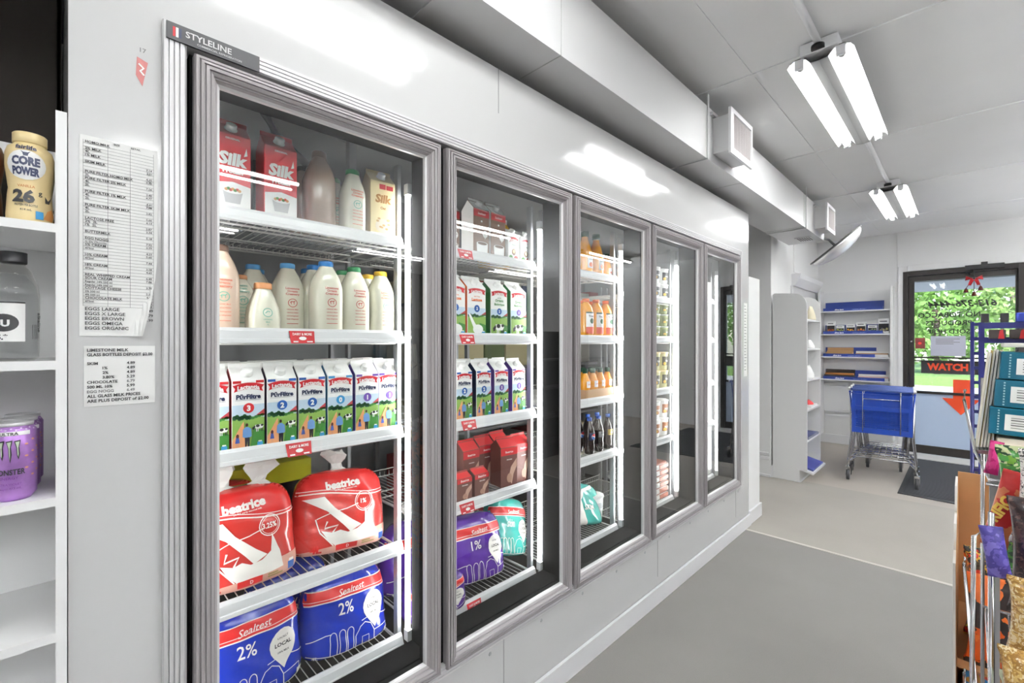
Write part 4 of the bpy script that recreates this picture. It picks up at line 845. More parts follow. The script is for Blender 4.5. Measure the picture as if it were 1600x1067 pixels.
# ================================================================ papers on the cooler end
PAP = col(232, 232, 230, .6)
def sheet(name, label, y0, z0, y1, z1, curl=0):
    n = 10; V = []; F = []
    for j in range(n+1):
        for i in range(n+1):
            a, b = i/n, j/n; x = XF+.0015+curl*max(0, (a-b*1.2-.62))**2*.5; V.append((x, y0+(y1-y0)*a-(curl*.25*max(0, (a-b-.5))**2), z0+(z1-z0)*b))
    for j in range(n):
        for i in range(n): k = j*(n+1)+i; F.append((k, k+1, k+n+2, k+n+1))
    V2 = [(x-.0008, y, z) for x, y, z in V]; k = len(V); F2 = [tuple(reversed([i+k for i in f])) for f in F]
    rim = [i for i in range(n+1)]+[(n+1)*j+n for j in range(1, n+1)]+[(n+1)*n+i for i in range(n-1, -1, -1)]+[(n+1)*j for j in range(n-1, 0, -1)]
    F3 = [(rim[i], rim[(i+1) % len(rim)], rim[(i+1) % len(rim)]+k, rim[i]+k) for i in range(len(rim))]
    return tag(MB().add(V+V2, F+F2+F3, 0, False).build(name, PAP), label, 'notice')
sh = sheet('price_list', 'long white typed dairy price list taped to the cooler end', .034, H+.012, .168, H+.447, curl=.5)
D = Dec(); GR = col(120, 120, 120); y0, y1 = .040, .160; zt = H+.437
rows = ['HOMO MILK', '', '2% MILK', '4L', '1% MILK', '', 'SKIM MILK', '', '', 'PURE FILTER HOMO MILK', '2L', 'PURE FILTER 2% MILK', '4L', '2L', '', 'PURE FILTER 1% MILK', '4L', '2L', '', 'PURE FILTER SKIM MILK', '4L', '2L', '', 'LACTOSE FREE', '2%  2L', '1%  2L', '', 'BUTTERMILK', '', 'EGG NOGG', '1L Du Chocolat', '5% CREAM', '473ml', '', '10% CREAM', '473ml', '', '18% CREAM', '473ml', '', 'REAL WHIPPED CREAM', 'SOUR CREAM', 'Regular 14% 250 ml', 'Regular 14% 500 ml', 'COTTAGE CHEESE', '2% 500 ml', '4% 500 ml', 'CHOCOLATE MILK', '473ml', '']
dz = .360/len(rows)
for i, t in enumerate(rows):
    z = zt-dz*(i+1); D.rect(y0, z-.0003, y1, z+.0003, GR, 1)
    if t: D.text(t, y0+.003, z+.0012, .0052 if t.isupper() else .004, BLK, 2, al='l', w=.08, bold=.02)
    if i > 3 and i % 8 in (0, 1, 3, 5, 6): D.text('%d.%02d' % (2+i*7 % 6, (i*37) % 90+9), y1-.003, z+.0012, .0045, BLK, 2, al='r')
D.text('SIZE', .095, zt+.001, .004, BLK, 2); D.text('RETAIL', .128, zt+.001, .004, BLK, 2)
for y in (y0, .080, .118, y1): D.rect(y-.0003, zt-dz*len(rows), y+.0003, zt, GR, 1)
for i, t in enumerate(('EGGS LARGE', 'EGGS X LARGE', 'EGGS BROWN', 'EGGS OMEGA', 'EGGS ORGANIC')): D.text(t, y0+.003, H+.068-.0105*i, .0072, BLK, 2, al='l', bold=.02)
for i in range(3): D.text(('8.49', '5.79', '5.99')[i], .152, H+.068-.011*i, .006, BLK, 2)
D.build('typed_lines', sh, flat(XF+.0019))
sh = sheet('price_note', 'small white typed milk price note with deposit below the long list', .041, H-.142, .163, H-.010, curl=.0)
D = Dec(); yl = .046
D.text('LIMESTONE MILK', yl, H-.022, .0065, BLK, 2, al='l', bold=.03); D.text('GLASS BOTTLES DEPOSIT $2.00', yl, H-.032, .0065, BLK, 2, al='l', w=.112, bold=.03)
for i, (a, b) in enumerate((('SKIM', '4.89'), ('1%', '4.89'), ('2%', '4.89'), ('3.80%', '5.29'), ('CHOCOLATE', '6.79'), ('500 ML 10%', '5.99'), ('EGG NOGG', '6.49'))):
    D.text(a, yl if i in (0, 4, 5, 6) else yl+.025, H-.051-.0102*i, .006, BLK if i != 6 else GR, 2, al='l', bold=.03); D.text(b, .112, H-.051-.0102*i, .006, BLK if i not in (4, 6) else GR, 2, al='l', bold=.03)
D.text('ALL GLASS MILK PRICES', yl, H-.1225, .0065, BLK, 2, al='l', w=.09, bold=.03); D.text('ARE PLUS DEPOSIT of $2.00', yl, H-.133, .0065, BLK, 2, al='l', w=.105, bold=.03)
D.build('typed_lines', sh, flat(XF+.0019))
st = MB().add([(XF+.001, .130, H+.655), (XF+.001, .150, H+.648), (XF+.001, .140, H+.590), (XF+.001, .128, H+.612)], [(0, 1, 2, 3)]).build('torn_sticker', col(196, 120, 118)); tag(st, 'torn remains of a red sticker high on the cooler end', 'sticker')
D = Dec(); D.stroke([(.133, H+.640), (.142, H+.632), (.136, H+.624), (.143, H+.616)], .004, W_, 1); D.text('17', .141, H+.668, .010, GR, 1); D.build('sticker_print', st, flat(XF+.0012))
ts = tag(MB().box(XF+.0005, 4.15, H-.30, XF+.0015, 4.23, H+.33).build('price_list', PAP), 'narrow price list stuck beyond the fifth cooler door', 'notice')
D = Dec()
for i in range(22): D.rect(4.16, H+.30-.026*i, 4.16+.03+.03*((i*7) % 5)/5, H+.306-.026*i, GR, 1)
D.build('typed_lines', ts, flat(XF+.0018))
# ================================================================ white display shelf by the recess (rounded side panels)
WS = mat('white_laminate', (236, 236, 236), .4)
u1 = thing('display_shelf', 'tall narrow white display shelf with rounded side panels standing by the recess', 'shelf unit')
def sidep(y):
    p = [(-1.62, 0), (-1.345, 0), (-1.345, .135), (-1.274, .135), (-1.274, 2.0)]+[(-1.274-.13+.13*math.cos(R(a)), 2.0+.15*math.sin(R(a))) for a in range(15, 91, 15)]+[(-1.60, 2.165), (-1.62, 2.15)]
    return MB().extr(p, 1, y, y+.025).build('side_panel', WS, u1)
sidep(5.965); sidep(6.62)
MB().box(-1.62, 5.99, .0, -1.60, 6.62, 2.10).build('back_panel', WS, u1); MB().box(-1.36, 5.99, 0, -1.35, 6.62, .12).build('kick_plate', WS, u1)
MB().box(-1.40, 5.955, 0, -1.335, 6.65, .012).build('base_strip', M_trim, u1)
SZ = [1.855, 1.517, 1.165, .825, .48]
for z in SZ: MB().box(-1.60, 5.99, z-.02, -1.276, 6.62, z).build('shelf', WS, u1)
MB().add([(-1.60, 5.99, .20), (-1.22, 5.99, .10), (-1.22, 6.62, .10), (-1.60, 6.62, .20), (-1.60, 5.99, .22), (-1.22, 5.99, .12), (-1.22, 6.62, .12), (-1.60, 6.62, .22)], [(0, 3, 2, 1), (4, 5, 6, 7), (0, 1, 5, 4), (1, 2, 6, 5), (2, 3, 7, 6), (3, 0, 4, 7)]).build('sloping_shelf', WS, u1)
def smallbag(name, label, cat, loc, w, d, h, m, rz=0, lean=0):
    V = []; F = []; K = 16; N = 8
    for i in range(N+1):
        s = i/N; a = w/2*(1-.25*s*s); dd = d/2*(1-s**2*.95)
        for j in range(K):
            th = 2*PI*j/K; V.append((dd*math.cos(th)+.004*math.sin(j*3+i*2)*(1-s), a*math.sin(th)*(1+.03*math.sin(i*2+j)), s*h))
    for i in range(N):
        for j in range(K): F.append((i*K+j, i*K+(j+1) % K, (i+1)*K+(j+1) % K, (i+1)*K+j))
    F += [tuple(range(K)), tuple(range(N*K, N*K+K))]
    o = MB().add(V, F, 0, True).build(name, m); o.location = loc; o.rotation_euler = (0, lean, rz); return tag(o, label, cat)
smallbag('tote_bag', 'pale bag with black top on the top shelf of the display shelf', 'bag', (-1.335, 6.44, 1.856), .18, .10, .17, col(214, 206, 180)); smallbag('hat', 'pointed black hat-like item behind the pale bag, top display shelf', 'hat', (-1.43, 6.54, 1.856), .10, .10, .25, BLK)
smallbag('paper_stack', 'crumpled white paper on the second display shelf', 'paper', (-1.335, 6.38, 1.519), .16, .10, .10, W_); smallbag('paper_stack', 'crumpled white papers on the third display shelf', 'paper', (-1.345, 6.36, 1.167), .20, .12, .15, W_)
def leaf_stack(label, x, y, z, w, d, n, c, top, cat='leaflets'):
    t = thing('leaflet_stack', label, cat, (x, y, z))
    MB().box(-d/2, -w/2, 0, d/2, w/2, .006*n).build('leaflets', c, t); MB().box(-d/2+.01, -w/2+.008, .006*n, d/2-.01, w/2-.006, .006*n+.002).build('cover', top, t); return t
leaf_stack('stack of white leaflets with red on top, fourth display shelf', -1.37, 6.40, .827, .30, .16, 3, W_, W_); smallbag('red_pouch', 'small red pouch lying on the leaflets of the display shelf', 'pouch', (-1.36, 6.40, .849), .16, .12, .05, RC)
leaf_stack('stack of blue-grey leaflets on the fifth display shelf', -1.36, 6.3, .482, .5, .17, 4, col(120, 124, 140), col(90, 96, 140)); x_ = leaf_stack('blue leaflets lying on the sloping bottom shelf', -1.33, 6.3, .153, .5, .2, 3, col(70, 80, 140), col(60, 70, 150)); x_.rotation_euler = (0, R(14.7), 0)
# ================================================================ wall shelf by the entrance
u2 = thing('shelf_unit', 'white wall shelf with blue trays left of the entrance door', 'shelf unit')
MB().box(-1.66, YF-.04, .50, -.76, YF-.02, 2.36).build('back_panel', WS, u2)
MB().box(-.775, 8.38, .16, -.745, YF-.02, 2.38).build('side_panel', WS, u2); MB().box(-1.64, 8.38, .16, -1.61, YF-.02, 2.38).build('side_panel', WS, u2)
Z2 = [2.065, 1.715, 1.37, 1.025]
for z in Z2: MB().box(-1.61, 8.40, z-.018, -.775, YF-.04, z).build('shelf', WS, u2)
BT = col(40, 62, 140, .45)
def btray(label, x0, x1, z, hb=.14, wr=True, d=.17):
    t = thing('display_tray', label, 'tray', (x0, 8.41, z), 0, 'blue display trays on the wall shelf'); w = x1-x0
    b = MB().box(0, 0, 0, w, .004, .045).box(0, .004, 0, w, d, .004).box(0, d, 0, w, d+.004, hb).box(0, .004, .004, .004, d, .045).box(w-.004, .004, .004, w, d, .045); b.build('tray_body', BT, t)
    if wr:
        D = Dec(); D.text('dime bags', w*.28, .010, .020, W_, 1, w=w*.16, bold=.04, shear=.3); D.text('• premium selection •', w*.62, .012, .014, col(140, 160, 220), 1, w=w*.34); D.build('tray_print', t, lambda a, b, o: (a, -.0006-o, b))
    return t
btray('empty blue display tray on the top wall shelf', -1.58, -.86, Z2[0])
btray('blue display tray holding six small photo cartons', -1.58, -.86, Z2[1]); btray('blue display tray behind brown cardboard, third wall shelf', -1.58, -.95, Z2[2]); btray('blue display tray on the lowest wall shelf by the trolleys', -1.58, -.84, Z2[3])
for i, (x, w, h, c) in enumerate(((-1.54, .105, .19, (150, 60, 40)), (-1.42, .10, .125, (120, 130, 60)), (-1.295, .11, .14, (210, 130, 50)), (-1.17, .11, .165, (150, 70, 60)), (-1.035, .105, .12, (90, 100, 120)), (-.915, .125, .21, (120, 115, 118)))):
    t = thing('small_carton', 'small white carton with %s photo on the blue tray, %s from the left' % (['a dark red', 'an olive', 'an orange', 'a reddish', 'a blue-grey', 'a grey'][i], ['first', 'second', 'third', 'fourth', 'fifth', 'sixth'][i]), 'carton', (x+w/2, 8.45, Z2[1]+.005), 0, 'photo cartons on the blue tray')
    MB().box(-w/2, 0, 0, w/2, .06, h).build('carton_body', W_, t, bevel=.002); MB().box(-w/2+.004, -.002, .03, w/2-.004, 0, h*.66).build('photo', BLK, t)
    D = Dec()
    for k in range(5): D.ell(-w*.28+k*w*.14, .05+.012*math.sin(k*2.3+i), w*.11, h*.09, col(*c) if k % 2 else col(min(255, c[0]+60), min(255, c[1]+60), c[2]), 1, 10)
    D.rect(-w*.36, h*.78, w*.30, h*.86, GR, 1); D.build('photo_print', t, lambda a, b, o: (a, -.0024-o, b))
CB = col(178, 140, 96, .7)
def otray(label, x0, x1, y, z, h, c, c2, dark=False):
    t = thing('cardboard_tray', label, 'tray', (x0, y, z)); w = x1-x0
    MB().box(0, 0, 0, w, .004, h*.45).box(0, .004, 0, w, .13, .004).box(0, .13, 0, w, .134, h).box(0, .004, .004, .003, .13, h*.45).box(w-.003, .004, .004, w, .13, h*.45).build('tray_body', c, t)
    MB().box(.01, .02, .005, w-.01, .12, h*.62).build('tray_filling', c2, t); return t
otray('open brown cardboard tray on the third wall shelf, left', -1.55, -1.22, 8.43, Z2[2]+.006, .13, CB, CB); otray('low brown and white cardboard tray, right on the third wall shelf', -1.19, -.80, 8.432, Z2[2]+.006, .08, W_, CB)
otray('dark display box with gold and red packs on the lowest wall shelf', -1.57, -1.20, 8.43, Z2[3]+.006, .14, col(40, 34, 32), col(170, 110, 50)); otray('low white and pink box beside the dark one on the lowest wall shelf', -1.16, -.80, 8.43, Z2[3]+.006, .08, W_, col(226, 190, 180))
# ================================================================ entrance door
M_bronze = mat('dark_bronze_frame', (38, 33, 31), .4, metal=.3)
d1 = struct(thing('door_1', None, None, (0, 0, 0))); 
MB().box(-.655, YF-.03, 0, -.60, YF+.12, 2.60).box(.46, YF-.03, 0, .52, YF+.12, 2.60).box(-.60, YF-.03, 2.53, .46, YF+.12, 2.60).build('door_frame', M_bronze, d1, bevel=.003)
df = MB().box(-.595, YF+.0, .02, -.533, YF+.045, 2.525).box(.437, YF+.0, .02, .455, YF+.045, 2.525).box(-.533, YF, 2.455, .437, YF+.045, 2.525).box(-.533, YF, .02, .437, YF+.045, .135).box(-.533, YF, .865, .437, YF+.045, .90)
df.build('door_leaf', M_bronze, d1)
MB().box(-.533, YF+.02, .90, .437, YF+.026, 2.455).build('glass_pane', glass('door_pane', (.93, .95, .95)), d1)
MB().box(-.533, YF+.02, .135, .437, YF+.03, .865).build('lower_panel', col(196, 214, 240, .35), d1)
MB().box(-.56, YF-.03, 1.365, .437, YF-.018, 1.385).box(-.56, YF-.03, 1.32, .437, YF-.02, 1.335).build('push_bar', M_bronze, d1)
MB().tube([(-.565, YF-.004, 1.60), (-.565, YF+.01, 1.60)], .014, 10).build('lock', M_chrome, d1)
wb = MB().box(-.462, YF+.008, 1.155, .437, YF+.018, 1.335).build('watch_sign', BLK, d1)
OR = mat('orange_film', (236, 78, 36), .5)
def backp(y): return lambda a, b, o: (a, y-o, b)
D = Dec(); D.text('WATCH', -.40, 1.205, .092, OR, 1, al='l', w=.41, bold=.05); D.build('sign_lettering', wb, backp(YF+.0075))
MB().extr([(-.136, 1.08), (-.136, .82), (-.245, .82), (-.06, .60), (.126, .82), (.03, .82), (.03, 1.08)], 1, YF+.012, YF+.0195).build('arrow_sign', OR, d1)
D = Dec(); K_ = BLK
D.text('613-376-4444', -.05, 2.075, .085, K_, 1, w=.90, bold=.03, mir=True, shear=.2)
D.text('NO TOBACCO', -.185, 1.935, .070, K_, 1, w=.62, mir=True); D.text('PRODUCTS', -.185, 1.825, .065, K_, 1, w=.46, mir=True); D.text('SOLD HERE', -.185, 1.71, .060, K_, 1, w=.46, mir=True)
D.build('window_lettering', d1, backp(YF+.019))
nt_ = MB().box(-.362, YF+.012, 1.40, -.012, YF+.0195, 1.675).build('paper_notice', col(196, 198, 214), d1)
D = Dec()
for i in range(4): D.rect(-.31, 1.63-.022*i, -.07-.06*(i % 2), 1.637-.022*i, GR, 1)
D.build('notice_print', nt_, backp(YF+.0118))
sk = MB().box(-.525, YF+.012, 1.50, -.42, YF+.0195, 1.65).build('red_sticker', col(120, 44, 44), d1)
D = Dec(); D.ell(-.475, 1.575, .02, .02, col(225, 60, 50), 1); D.build('sticker_print', sk, backp(YF+.0118))
clo = MB().box(-.02, YF-.07, 2.555, .34, YF-.03, 2.615).tube([(.05, YF-.06, 2.55), (-.02, YF-.15, 2.53), (.02, YF-.03, 2.50)], .010, 8).box(.13, YF-.075, 2.60, .19, YF-.03, 2.645).build('door_closer', M_blackp, d1)
struct(MB().box(-.66, 8.28, 0, .70, YF, .018).build('trim_17', col(214, 212, 208), bevel=.006))
bo = thing('hanging_bell_ornament', 'red bow with three small dark bells hanging at the top of the entrance door', 'ornament', (.065, YF-.09, 2.50))
rb = MB()
for s in (-1, 1): rb.add([(0, 0, -.07), (s*.075, -.02, -.03), (s*.085, -.01, -.09), (s*.03, -.03, -.06), (0, -.03, -.09), (s*.06, .0, -.15), (s*.03, 0, -.16)], [(0, 1, 3), (1, 2, 3), (0, 3, 2), (4, 5, 6), (4, 3, 5)])
rb.build('red_bow', col(190, 26, 34, .4), bo); MB().tube([(0, 0, .03), (0, 0, -.08)], .006, 6).build('hanging_cord', BLK, bo)
for x, z in ((-.075, -.22), (.0, -.27), (.06, -.20)):
    MB().tube([(x*.3, 0, -.09), (x, 0, z+.03)], .004, 5).lathe([(.030, -.03), (.026, -.02), (.018, .01), (.010, .028), (.001, .03)], x, 0, z, n=12).build('bell', col(92, 36, 24, .3), bo)
# outside
M_pave = speckle('sunlit_concrete', (205, 202, 196), .05, 30); struct(MB().box(-14, YF+.15, -.25, 14, 24, -.12).build('ground_paving', M_pave)); struct(MB().box(-20, 24, -.3, 20, 40, .25).build('ground_lawn', speckle('lawn_green', (120, 150, 80), .25, 12)))
struct(MB().box(-4, YF+.2, 2.46, 6, YF+1.95, 2.60).build('porch_roof', col(150, 150, 160)))
def tree(label, x, y, r, h, c, seed, dens=1900, kind='tree'):
    t = thing(kind, label, 'tree', (x, y, .2), 0, 'trees across the lawn outside'); rd = random.Random(seed)
    MB().tube([(0, 0, -.1), (.05, .03, h*.3), (-.03, 0, h*.62)], .12, 8).build('trunk', col(86, 70, 54), t)
    V = []; F = []
    for i in range(dens):
        a = rd.uniform(0, 2*PI); ph = math.acos(rd.uniform(-1, 1)); q = r*(.35+.65*rd.random()**.4)*(1+.2*math.sin(a*5+seed)*math.sin(ph*4)); p = Vector((q*math.sin(ph)*math.cos(a), q*math.sin(ph)*math.sin(a), h*.55+q*.95*math.cos(ph)*h/(2.1*r)))
        u = Vector((rd.uniform(-1, 1), rd.uniform(-1, 1), rd.uniform(-1, 1))).normalized(); w = u.cross(Vector((rd.uniform(-1, 1), rd.uniform(-1, 1), .3))).normalized(); s = rd.uniform(.09, .20); k = len(V)
        V += [tuple(p-u*s), tuple(p+w*s*.5), tuple(p+u*s), tuple(p-w*s*.5)]; F.append((k, k+1, k+2, k+3))
    m = mat('leaf_green_%d_%d' % (c[0], c[1]), c, .6, noise=.35, nscale=1.5); MB().add(V, F).build('crown', m, t)
for i, (x, y, r, h, c, l) in enumerate(((-4.0, 26, 1.9, 5.5, (150, 184, 96), 'light green tree seen at the left of the door glass'), (-.9, 26, 1.55, 4.4, (132, 172, 84), 'green tree seen in the middle left of the door glass'), (1.9, 26.5, 1.7, 5.2, (160, 190, 110), 'pale green tree seen behind the door lettering'), (5.0, 26.5, 1.8, 5.0, (120, 160, 78), 'darker green tree at the right of the door glass'), (-2.6, 32.0, 2.4, 6.5, (110, 150, 72), 'tall green tree standing behind the others on the left'), (1.6, 33, 2.5, 6.8, (120, 158, 80), 'tall green tree standing behind the others in the middle'), (8.6, 27, 2.2, 6, (130, 165, 85), 'green tree beyond the right side of the door view'), (13.2, 28, 2.4, 6.2, (130, 165, 85), 'green tree farthest to the right outside'))): tree(l, x, y, r, h, c, i+2)
# ================================================================ floor mat
mt = thing('door_mat', 'black ribbed rubber mat in front of the entrance door', 'mat')
MB().extr([(-.52, 6.26), (.95, 6.17), (.95, 8.27), (-.52, 8.27)], 2, 0.001, .009).build('mat_base', mat('black_rubber_mat', (40, 41, 44), .7, bump=.4, bscale=90), mt, bevel=.003)
rb = MB()
for k in range(60):
    y = 6.32+k*.032; rb.box(-.48, y, .009, .91, y+.014, .013)
rb.build('mat_ribs', mat('mat_rib_rubber', (62, 63, 67), .6), mt)
# ================================================================ shopping carts
BPL = mat('blue_cart_plastic', (26, 66, 166), .35); CH = M_chrome
def cart(label):
    t = thing('shopping_cart', label, 'shopping cart', (0, 0, 0), 0, 'nested blue shopping carts')
    wr, wf, L = .285, .20, .86; zt, zb, zf = 1.0, .56, .62
    def S(a, v, s): # point on side panel: a along length 0..1, v 0 bottom..1 top
        w = (wr+(wf-wr)*a)*(.86+.14*v); z0 = zb+(zf-zb)*a; return (s*w, .03+L*a*(.93+.07*v), z0+(zt-.02*a-z0)*v)
    sd = MB()
    for s in (-1, 1):
        for v in [0, .03, 1]: sd.tube([S(0, v, s), S(1, v, s)], .010, 6)
        for k in range(7): sd.tube([S(0, .12+.12*k, s), S(1, .12+.12*k, s)], .005, 4)
        for k in range(12): sd.tube([S(k/11, 0, s), S(k/11, 1, s)], .006, 4)
    for v in (0, .2, .4, .6, .8, 1): sd.tube([S(1, v, -1), S(1, v, 1)], .007, 5)
    for k in range(7):
        f_ = -1+k/3; a, b = S(1, 0, 1), S(1, 1, 1); sd.tube([(a[0]*f_, a[1], a[2]), (b[0]*f_, b[1], b[2])], .006, 4)
    for k in range(14): a = k/13; p, q = S(a, 0, -1), S(a, 0, 1); sd.tube([p, q], .006, 4)
    for k in range(9): f_ = -1+k/4; a, b = S(0, 0, 1), S(1, 0, 1); sd.tube([(a[0]*f_, a[1], a[2]), (b[0]*f_, b[1], b[2])], .005, 4)
    sd.build('basket', BPL, t)
    g = MB(); W2 = .265; y = .015; z0, z1 = .545, .985
    g.box(-W2, y, z1-.05, W2, y+.02, z1).box(-W2, y, z0, W2, y+.02, z0+.06).box(-W2, y, z0+.06, -W2+.035, y+.02, z1-.05).box(W2-.035, y, z0+.06, W2, y+.02, z1-.05).box(-.012, y, .84, .012, y+.015, z1-.05).box(-W2+.035, y, .80, W2-.035, y+.02, .845)
    for k in range(9): g.box(-W2+.035, y+.004, z0+.072+.0225*k, W2-.035, y+.012, z0+.082+.0225*k)
    for k in range(13): x = -W2+.055+k*.035; g.box(x, y+.006, z0+.06, x+.008, y+.012, .80)
    g.box(-W2+.035, y+.010, .845, W2-.035, y+.016, z1-.05); g.build('rear_gate', BPL, t)
    wi = MB()
    for x in (-.165, .165): wi.tube([(x, y-.012, .56), (x, y-.012, .98), (x, y+.03, 1.02)], .005, 6)
    wi.tube([(-.165, y-.014, .93), (.165, y-.014, .93)], .005, 6); wi.build('gate_wire', CH, t)
    hd = MB().tube([(-.27, -.06, 1.035), (.27, -.06, 1.035)], .016, 10).build('handle', col(70, 90, 150), t)
    for s in (-1, 1): MB().tube([(s*.275, .08, 1.0), (s*.285, .02, 1.03), (s*.282, -.04, 1.045), (s*.27, -.06, 1.035)], .014, 8).build('handle_bracket', W_, t)
    fr_ = MB()
    for s in (-1, 1):
        fr_.tube([(s*.30, .02, .15), (s*.295, .03, .25), (s*.27, .07, .50), (s*.275, .06, .98)], .013, 8)
        fr_.tube([(s*.30, .02, .20), (s*.22, .40, .22), (s*.165, .80, .16)], .013, 8)
        fr_.tube([(s*.22, .40, .22), (s*.24, .22, .55)], .010, 8); fr_.tube([(s*.17, .74, .18), (s*.20, .55, .58)], .010, 8)
    fr_.tube([(-.29, .03, .27), (.29, .03, .27)], .008, 6); fr_.tube([(-.165, .80, .17), (.165, .80, .17)], .010, 6); fr_.build('frame', CH, t)
    lr = MB()
    for k in range(8): lr.tube([(-.21+.06*k, .06, .29), (-.14+.04*k, .74, .25)], .004, 5)
    for k in range(4): w = .23-.022*k; lr.tube([(-w, .08+.2*k, .285-.01*k), (w, .08+.2*k, .285-.01*k)], .005, 5)
    lr.build('lower_rack', CH, t)
    for x, y_ in ((-.30, .0), (.30, .0), (-.16, .79), (.16, .79)):
        k = MB().tube([(x-.014, y_, .058), (x+.014, y_, .058)], .058, 16).build('wheel', col(60, 60, 62, .6), t)
        MB().box(x-.024, y_-.02, .05, x-.018, y_+.02, .15).box(x+.018, y_-.02, .05, x+.024, y_+.02, .15).box(x-.024, y_-.02, .125, x+.024, y_+.02, .15).build('fork', CH, k)
    return t
ct = cart('nearest blue plastic shopping cart with its rear gate facing the aisle'); ra = R(4); ct.location = (-.68, 6.52, 0.0); ct.rotation_euler.z = ra; ct.scale = (1, 1, 1.02)
for k, l in ((1, 'second blue shopping cart nested inside the nearest one'), (2, 'third blue shopping cart, foremost of the nested row')): dup(ct, (-.68-.25*k*math.sin(ra), 6.52+.25*k*math.cos(ra), 0), ra, l)
# ================================================================ right-hand side: snack rack, shipper, blue rack
def mottle(name, cs, scale=18, rough=.3):
    m = bpy.data.materials.new(name); m.use_nodes = True; nt = m.node_tree; b = nt.nodes['Principled BSDF']; b.inputs['Roughness'].default_value = rough; b.inputs['Coat Weight'].default_value = .5
    tc = nt.nodes.new('ShaderNodeTexCoord'); v = nt.nodes.new('ShaderNodeTexVoronoi'); v.inputs['Scale'].default_value = scale; n = nt.nodes.new('ShaderNodeTexNoise'); n.inputs['Scale'].default_value = scale*.7; n.inputs['Detail'].default_value = 4
    mx = nt.nodes.new('ShaderNodeMixRGB'); mx.inputs[0].default_value = .35; r = nt.nodes.new('ShaderNodeValToRGB'); r.color_ramp.interpolation = 'CONSTANT'; e = r.color_ramp.elements
    nt.links.new(tc.outputs['Object'], n.inputs['Vector']); nt.links.new(tc.outputs['Object'], mx.inputs[1]); nt.links.new(n.outputs['Color'], mx.inputs[2]); nt.links.new(mx.outputs[0], v.inputs['Vector'])
    sep = nt.nodes.new('ShaderNodeSeparateColor'); nt.links.new(v.outputs['Color'], sep.inputs[0]); nt.links.new(sep.outputs[0], r.inputs[0]); nt.links.new(r.outputs[0], b.inputs['Base Color'])
    while len(e) < len(cs): e.new(0)
    for i, c in enumerate(cs): e[i].position = i/len(cs); e[i].color = (lin(c[0]), lin(c[1]), lin(c[2]), 1)
    n2 = nt.nodes.new('ShaderNodeTexNoise'); n2.inputs['Scale'].default_value = 30; bp = nt.nodes.new('ShaderNodeBump'); bp.inputs['Strength'].default_value = .5; bp.inputs['Distance'].default_value = .01
    nt.links.new(tc.outputs['Object'], n2.inputs['Vector']); nt.links.new(n2.outputs[0], bp.inputs['Height']); nt.links.new(bp.outputs[0], b.inputs['Normal']); return m
def snack(label, w, h, d, body, dec=None, k=1, group='snack bags'):
    # pillow bag with crimped top and bottom seams, front towards +x
    t = thing('snack_bag', label, 'snack bag', (0, 0, 0), 0, group); N, K = 22, 28; V = []; F = []
    def prf(s): q = math.sin(PI*min(1, max(0, (s-.05)/.9)))**.55 if .05 < s < .95 else 0; return w/2*(1-.07*q), max(.0015, d/2*q)
    for i in range(N+1):
        s = i/N; a, dd = prf(s)
        for j in range(K):
            th = 2*PI*j/K; c, q = math.cos(th), math.sin(th); y = a*q; n_ = nz(y, s*h, k)*.006*min(1, dd*30); V.append(((dd*abs(c)**.8+n_)*(1 if c > 0 else -1)+.0012*math.sin(j*3)*(dd < .003), y, s*h))
    for i in range(N):
        for j in range(K): F.append((i*K+j, i*K+(j+1) % K, (i+1)*K+(j+1) % K, (i+1)*K+j))
    F += [tuple(range(K)), tuple(range(N*K, N*K+K))]
    MB().add(V, F, 0, True).build('bag', body, t)
    if dec:
        def fn(a, b, o):
            s = b/h; A, dd = prf(s); u = min(.99, abs(a)/A); x = dd*(1-u*u)**.4; return (x+nz(a, b, k)*.006*min(1, dd*30)+.002+o, a, b)
        D = Dec(); dec(D, w, h); D.build('bag_print', t, fn, da=.012, db=.012, clip=(w*.47, h*.95, -w*.47, h*.05))
    return t
# chrome wire snack rack
rk = thing('snack_rack', 'chrome wire snack rack with slanted basket sides at the right edge', 'rack')
for x, y, zt in ((.030, 1.16, 1.30), (.030, 1.80, 1.50), (.62, 1.16, 1.30), (.62, 1.80, 1.50)): MB().tube([(x, y, 0.02), (x, y, zt)], .0045, 10).build('upright', M_chrome, rk)
MB().tube([(.006, 1.30, .02), (.006, 1.34, .8), (.010, 1.40, 1.18), (.026, 1.42, 1.19)], .0042, 10).build('brace', M_chrome, rk)
MB().box(.040, 1.66, .05, .058, 1.70, 1.34).build('flat_post', col(150, 148, 150, .35), rk)
for z in (1.30, .85, .55, .25):
    s = MB(); ya, yb = 1.18, 1.78
    if z > 1.2: ya = 1.48
    n = 14
    for k in range(n+1): x = .035+.58*k/n; s.tube([(x, ya, z-.02), (x, yb, z+.03)], .002, 4)
    s.tube([(.03, ya, z-.02), (.62, ya, z-.02)], .004, 6); s.tube([(.03, yb, z+.03), (.62, yb, z+.03)], .004, 6)
    s.build('wire_shelf', M_chrome, rk)
    b = MB(); b.tube([(-.004, yb-.06, z+.17), (-.006, yb-.02, z+.14), (.014, ya+.12, z+.03), (.034, ya, z-.01), (.62, ya, z-.01)], .0035, 8); b.build('basket_edge', M_chrome, rk)
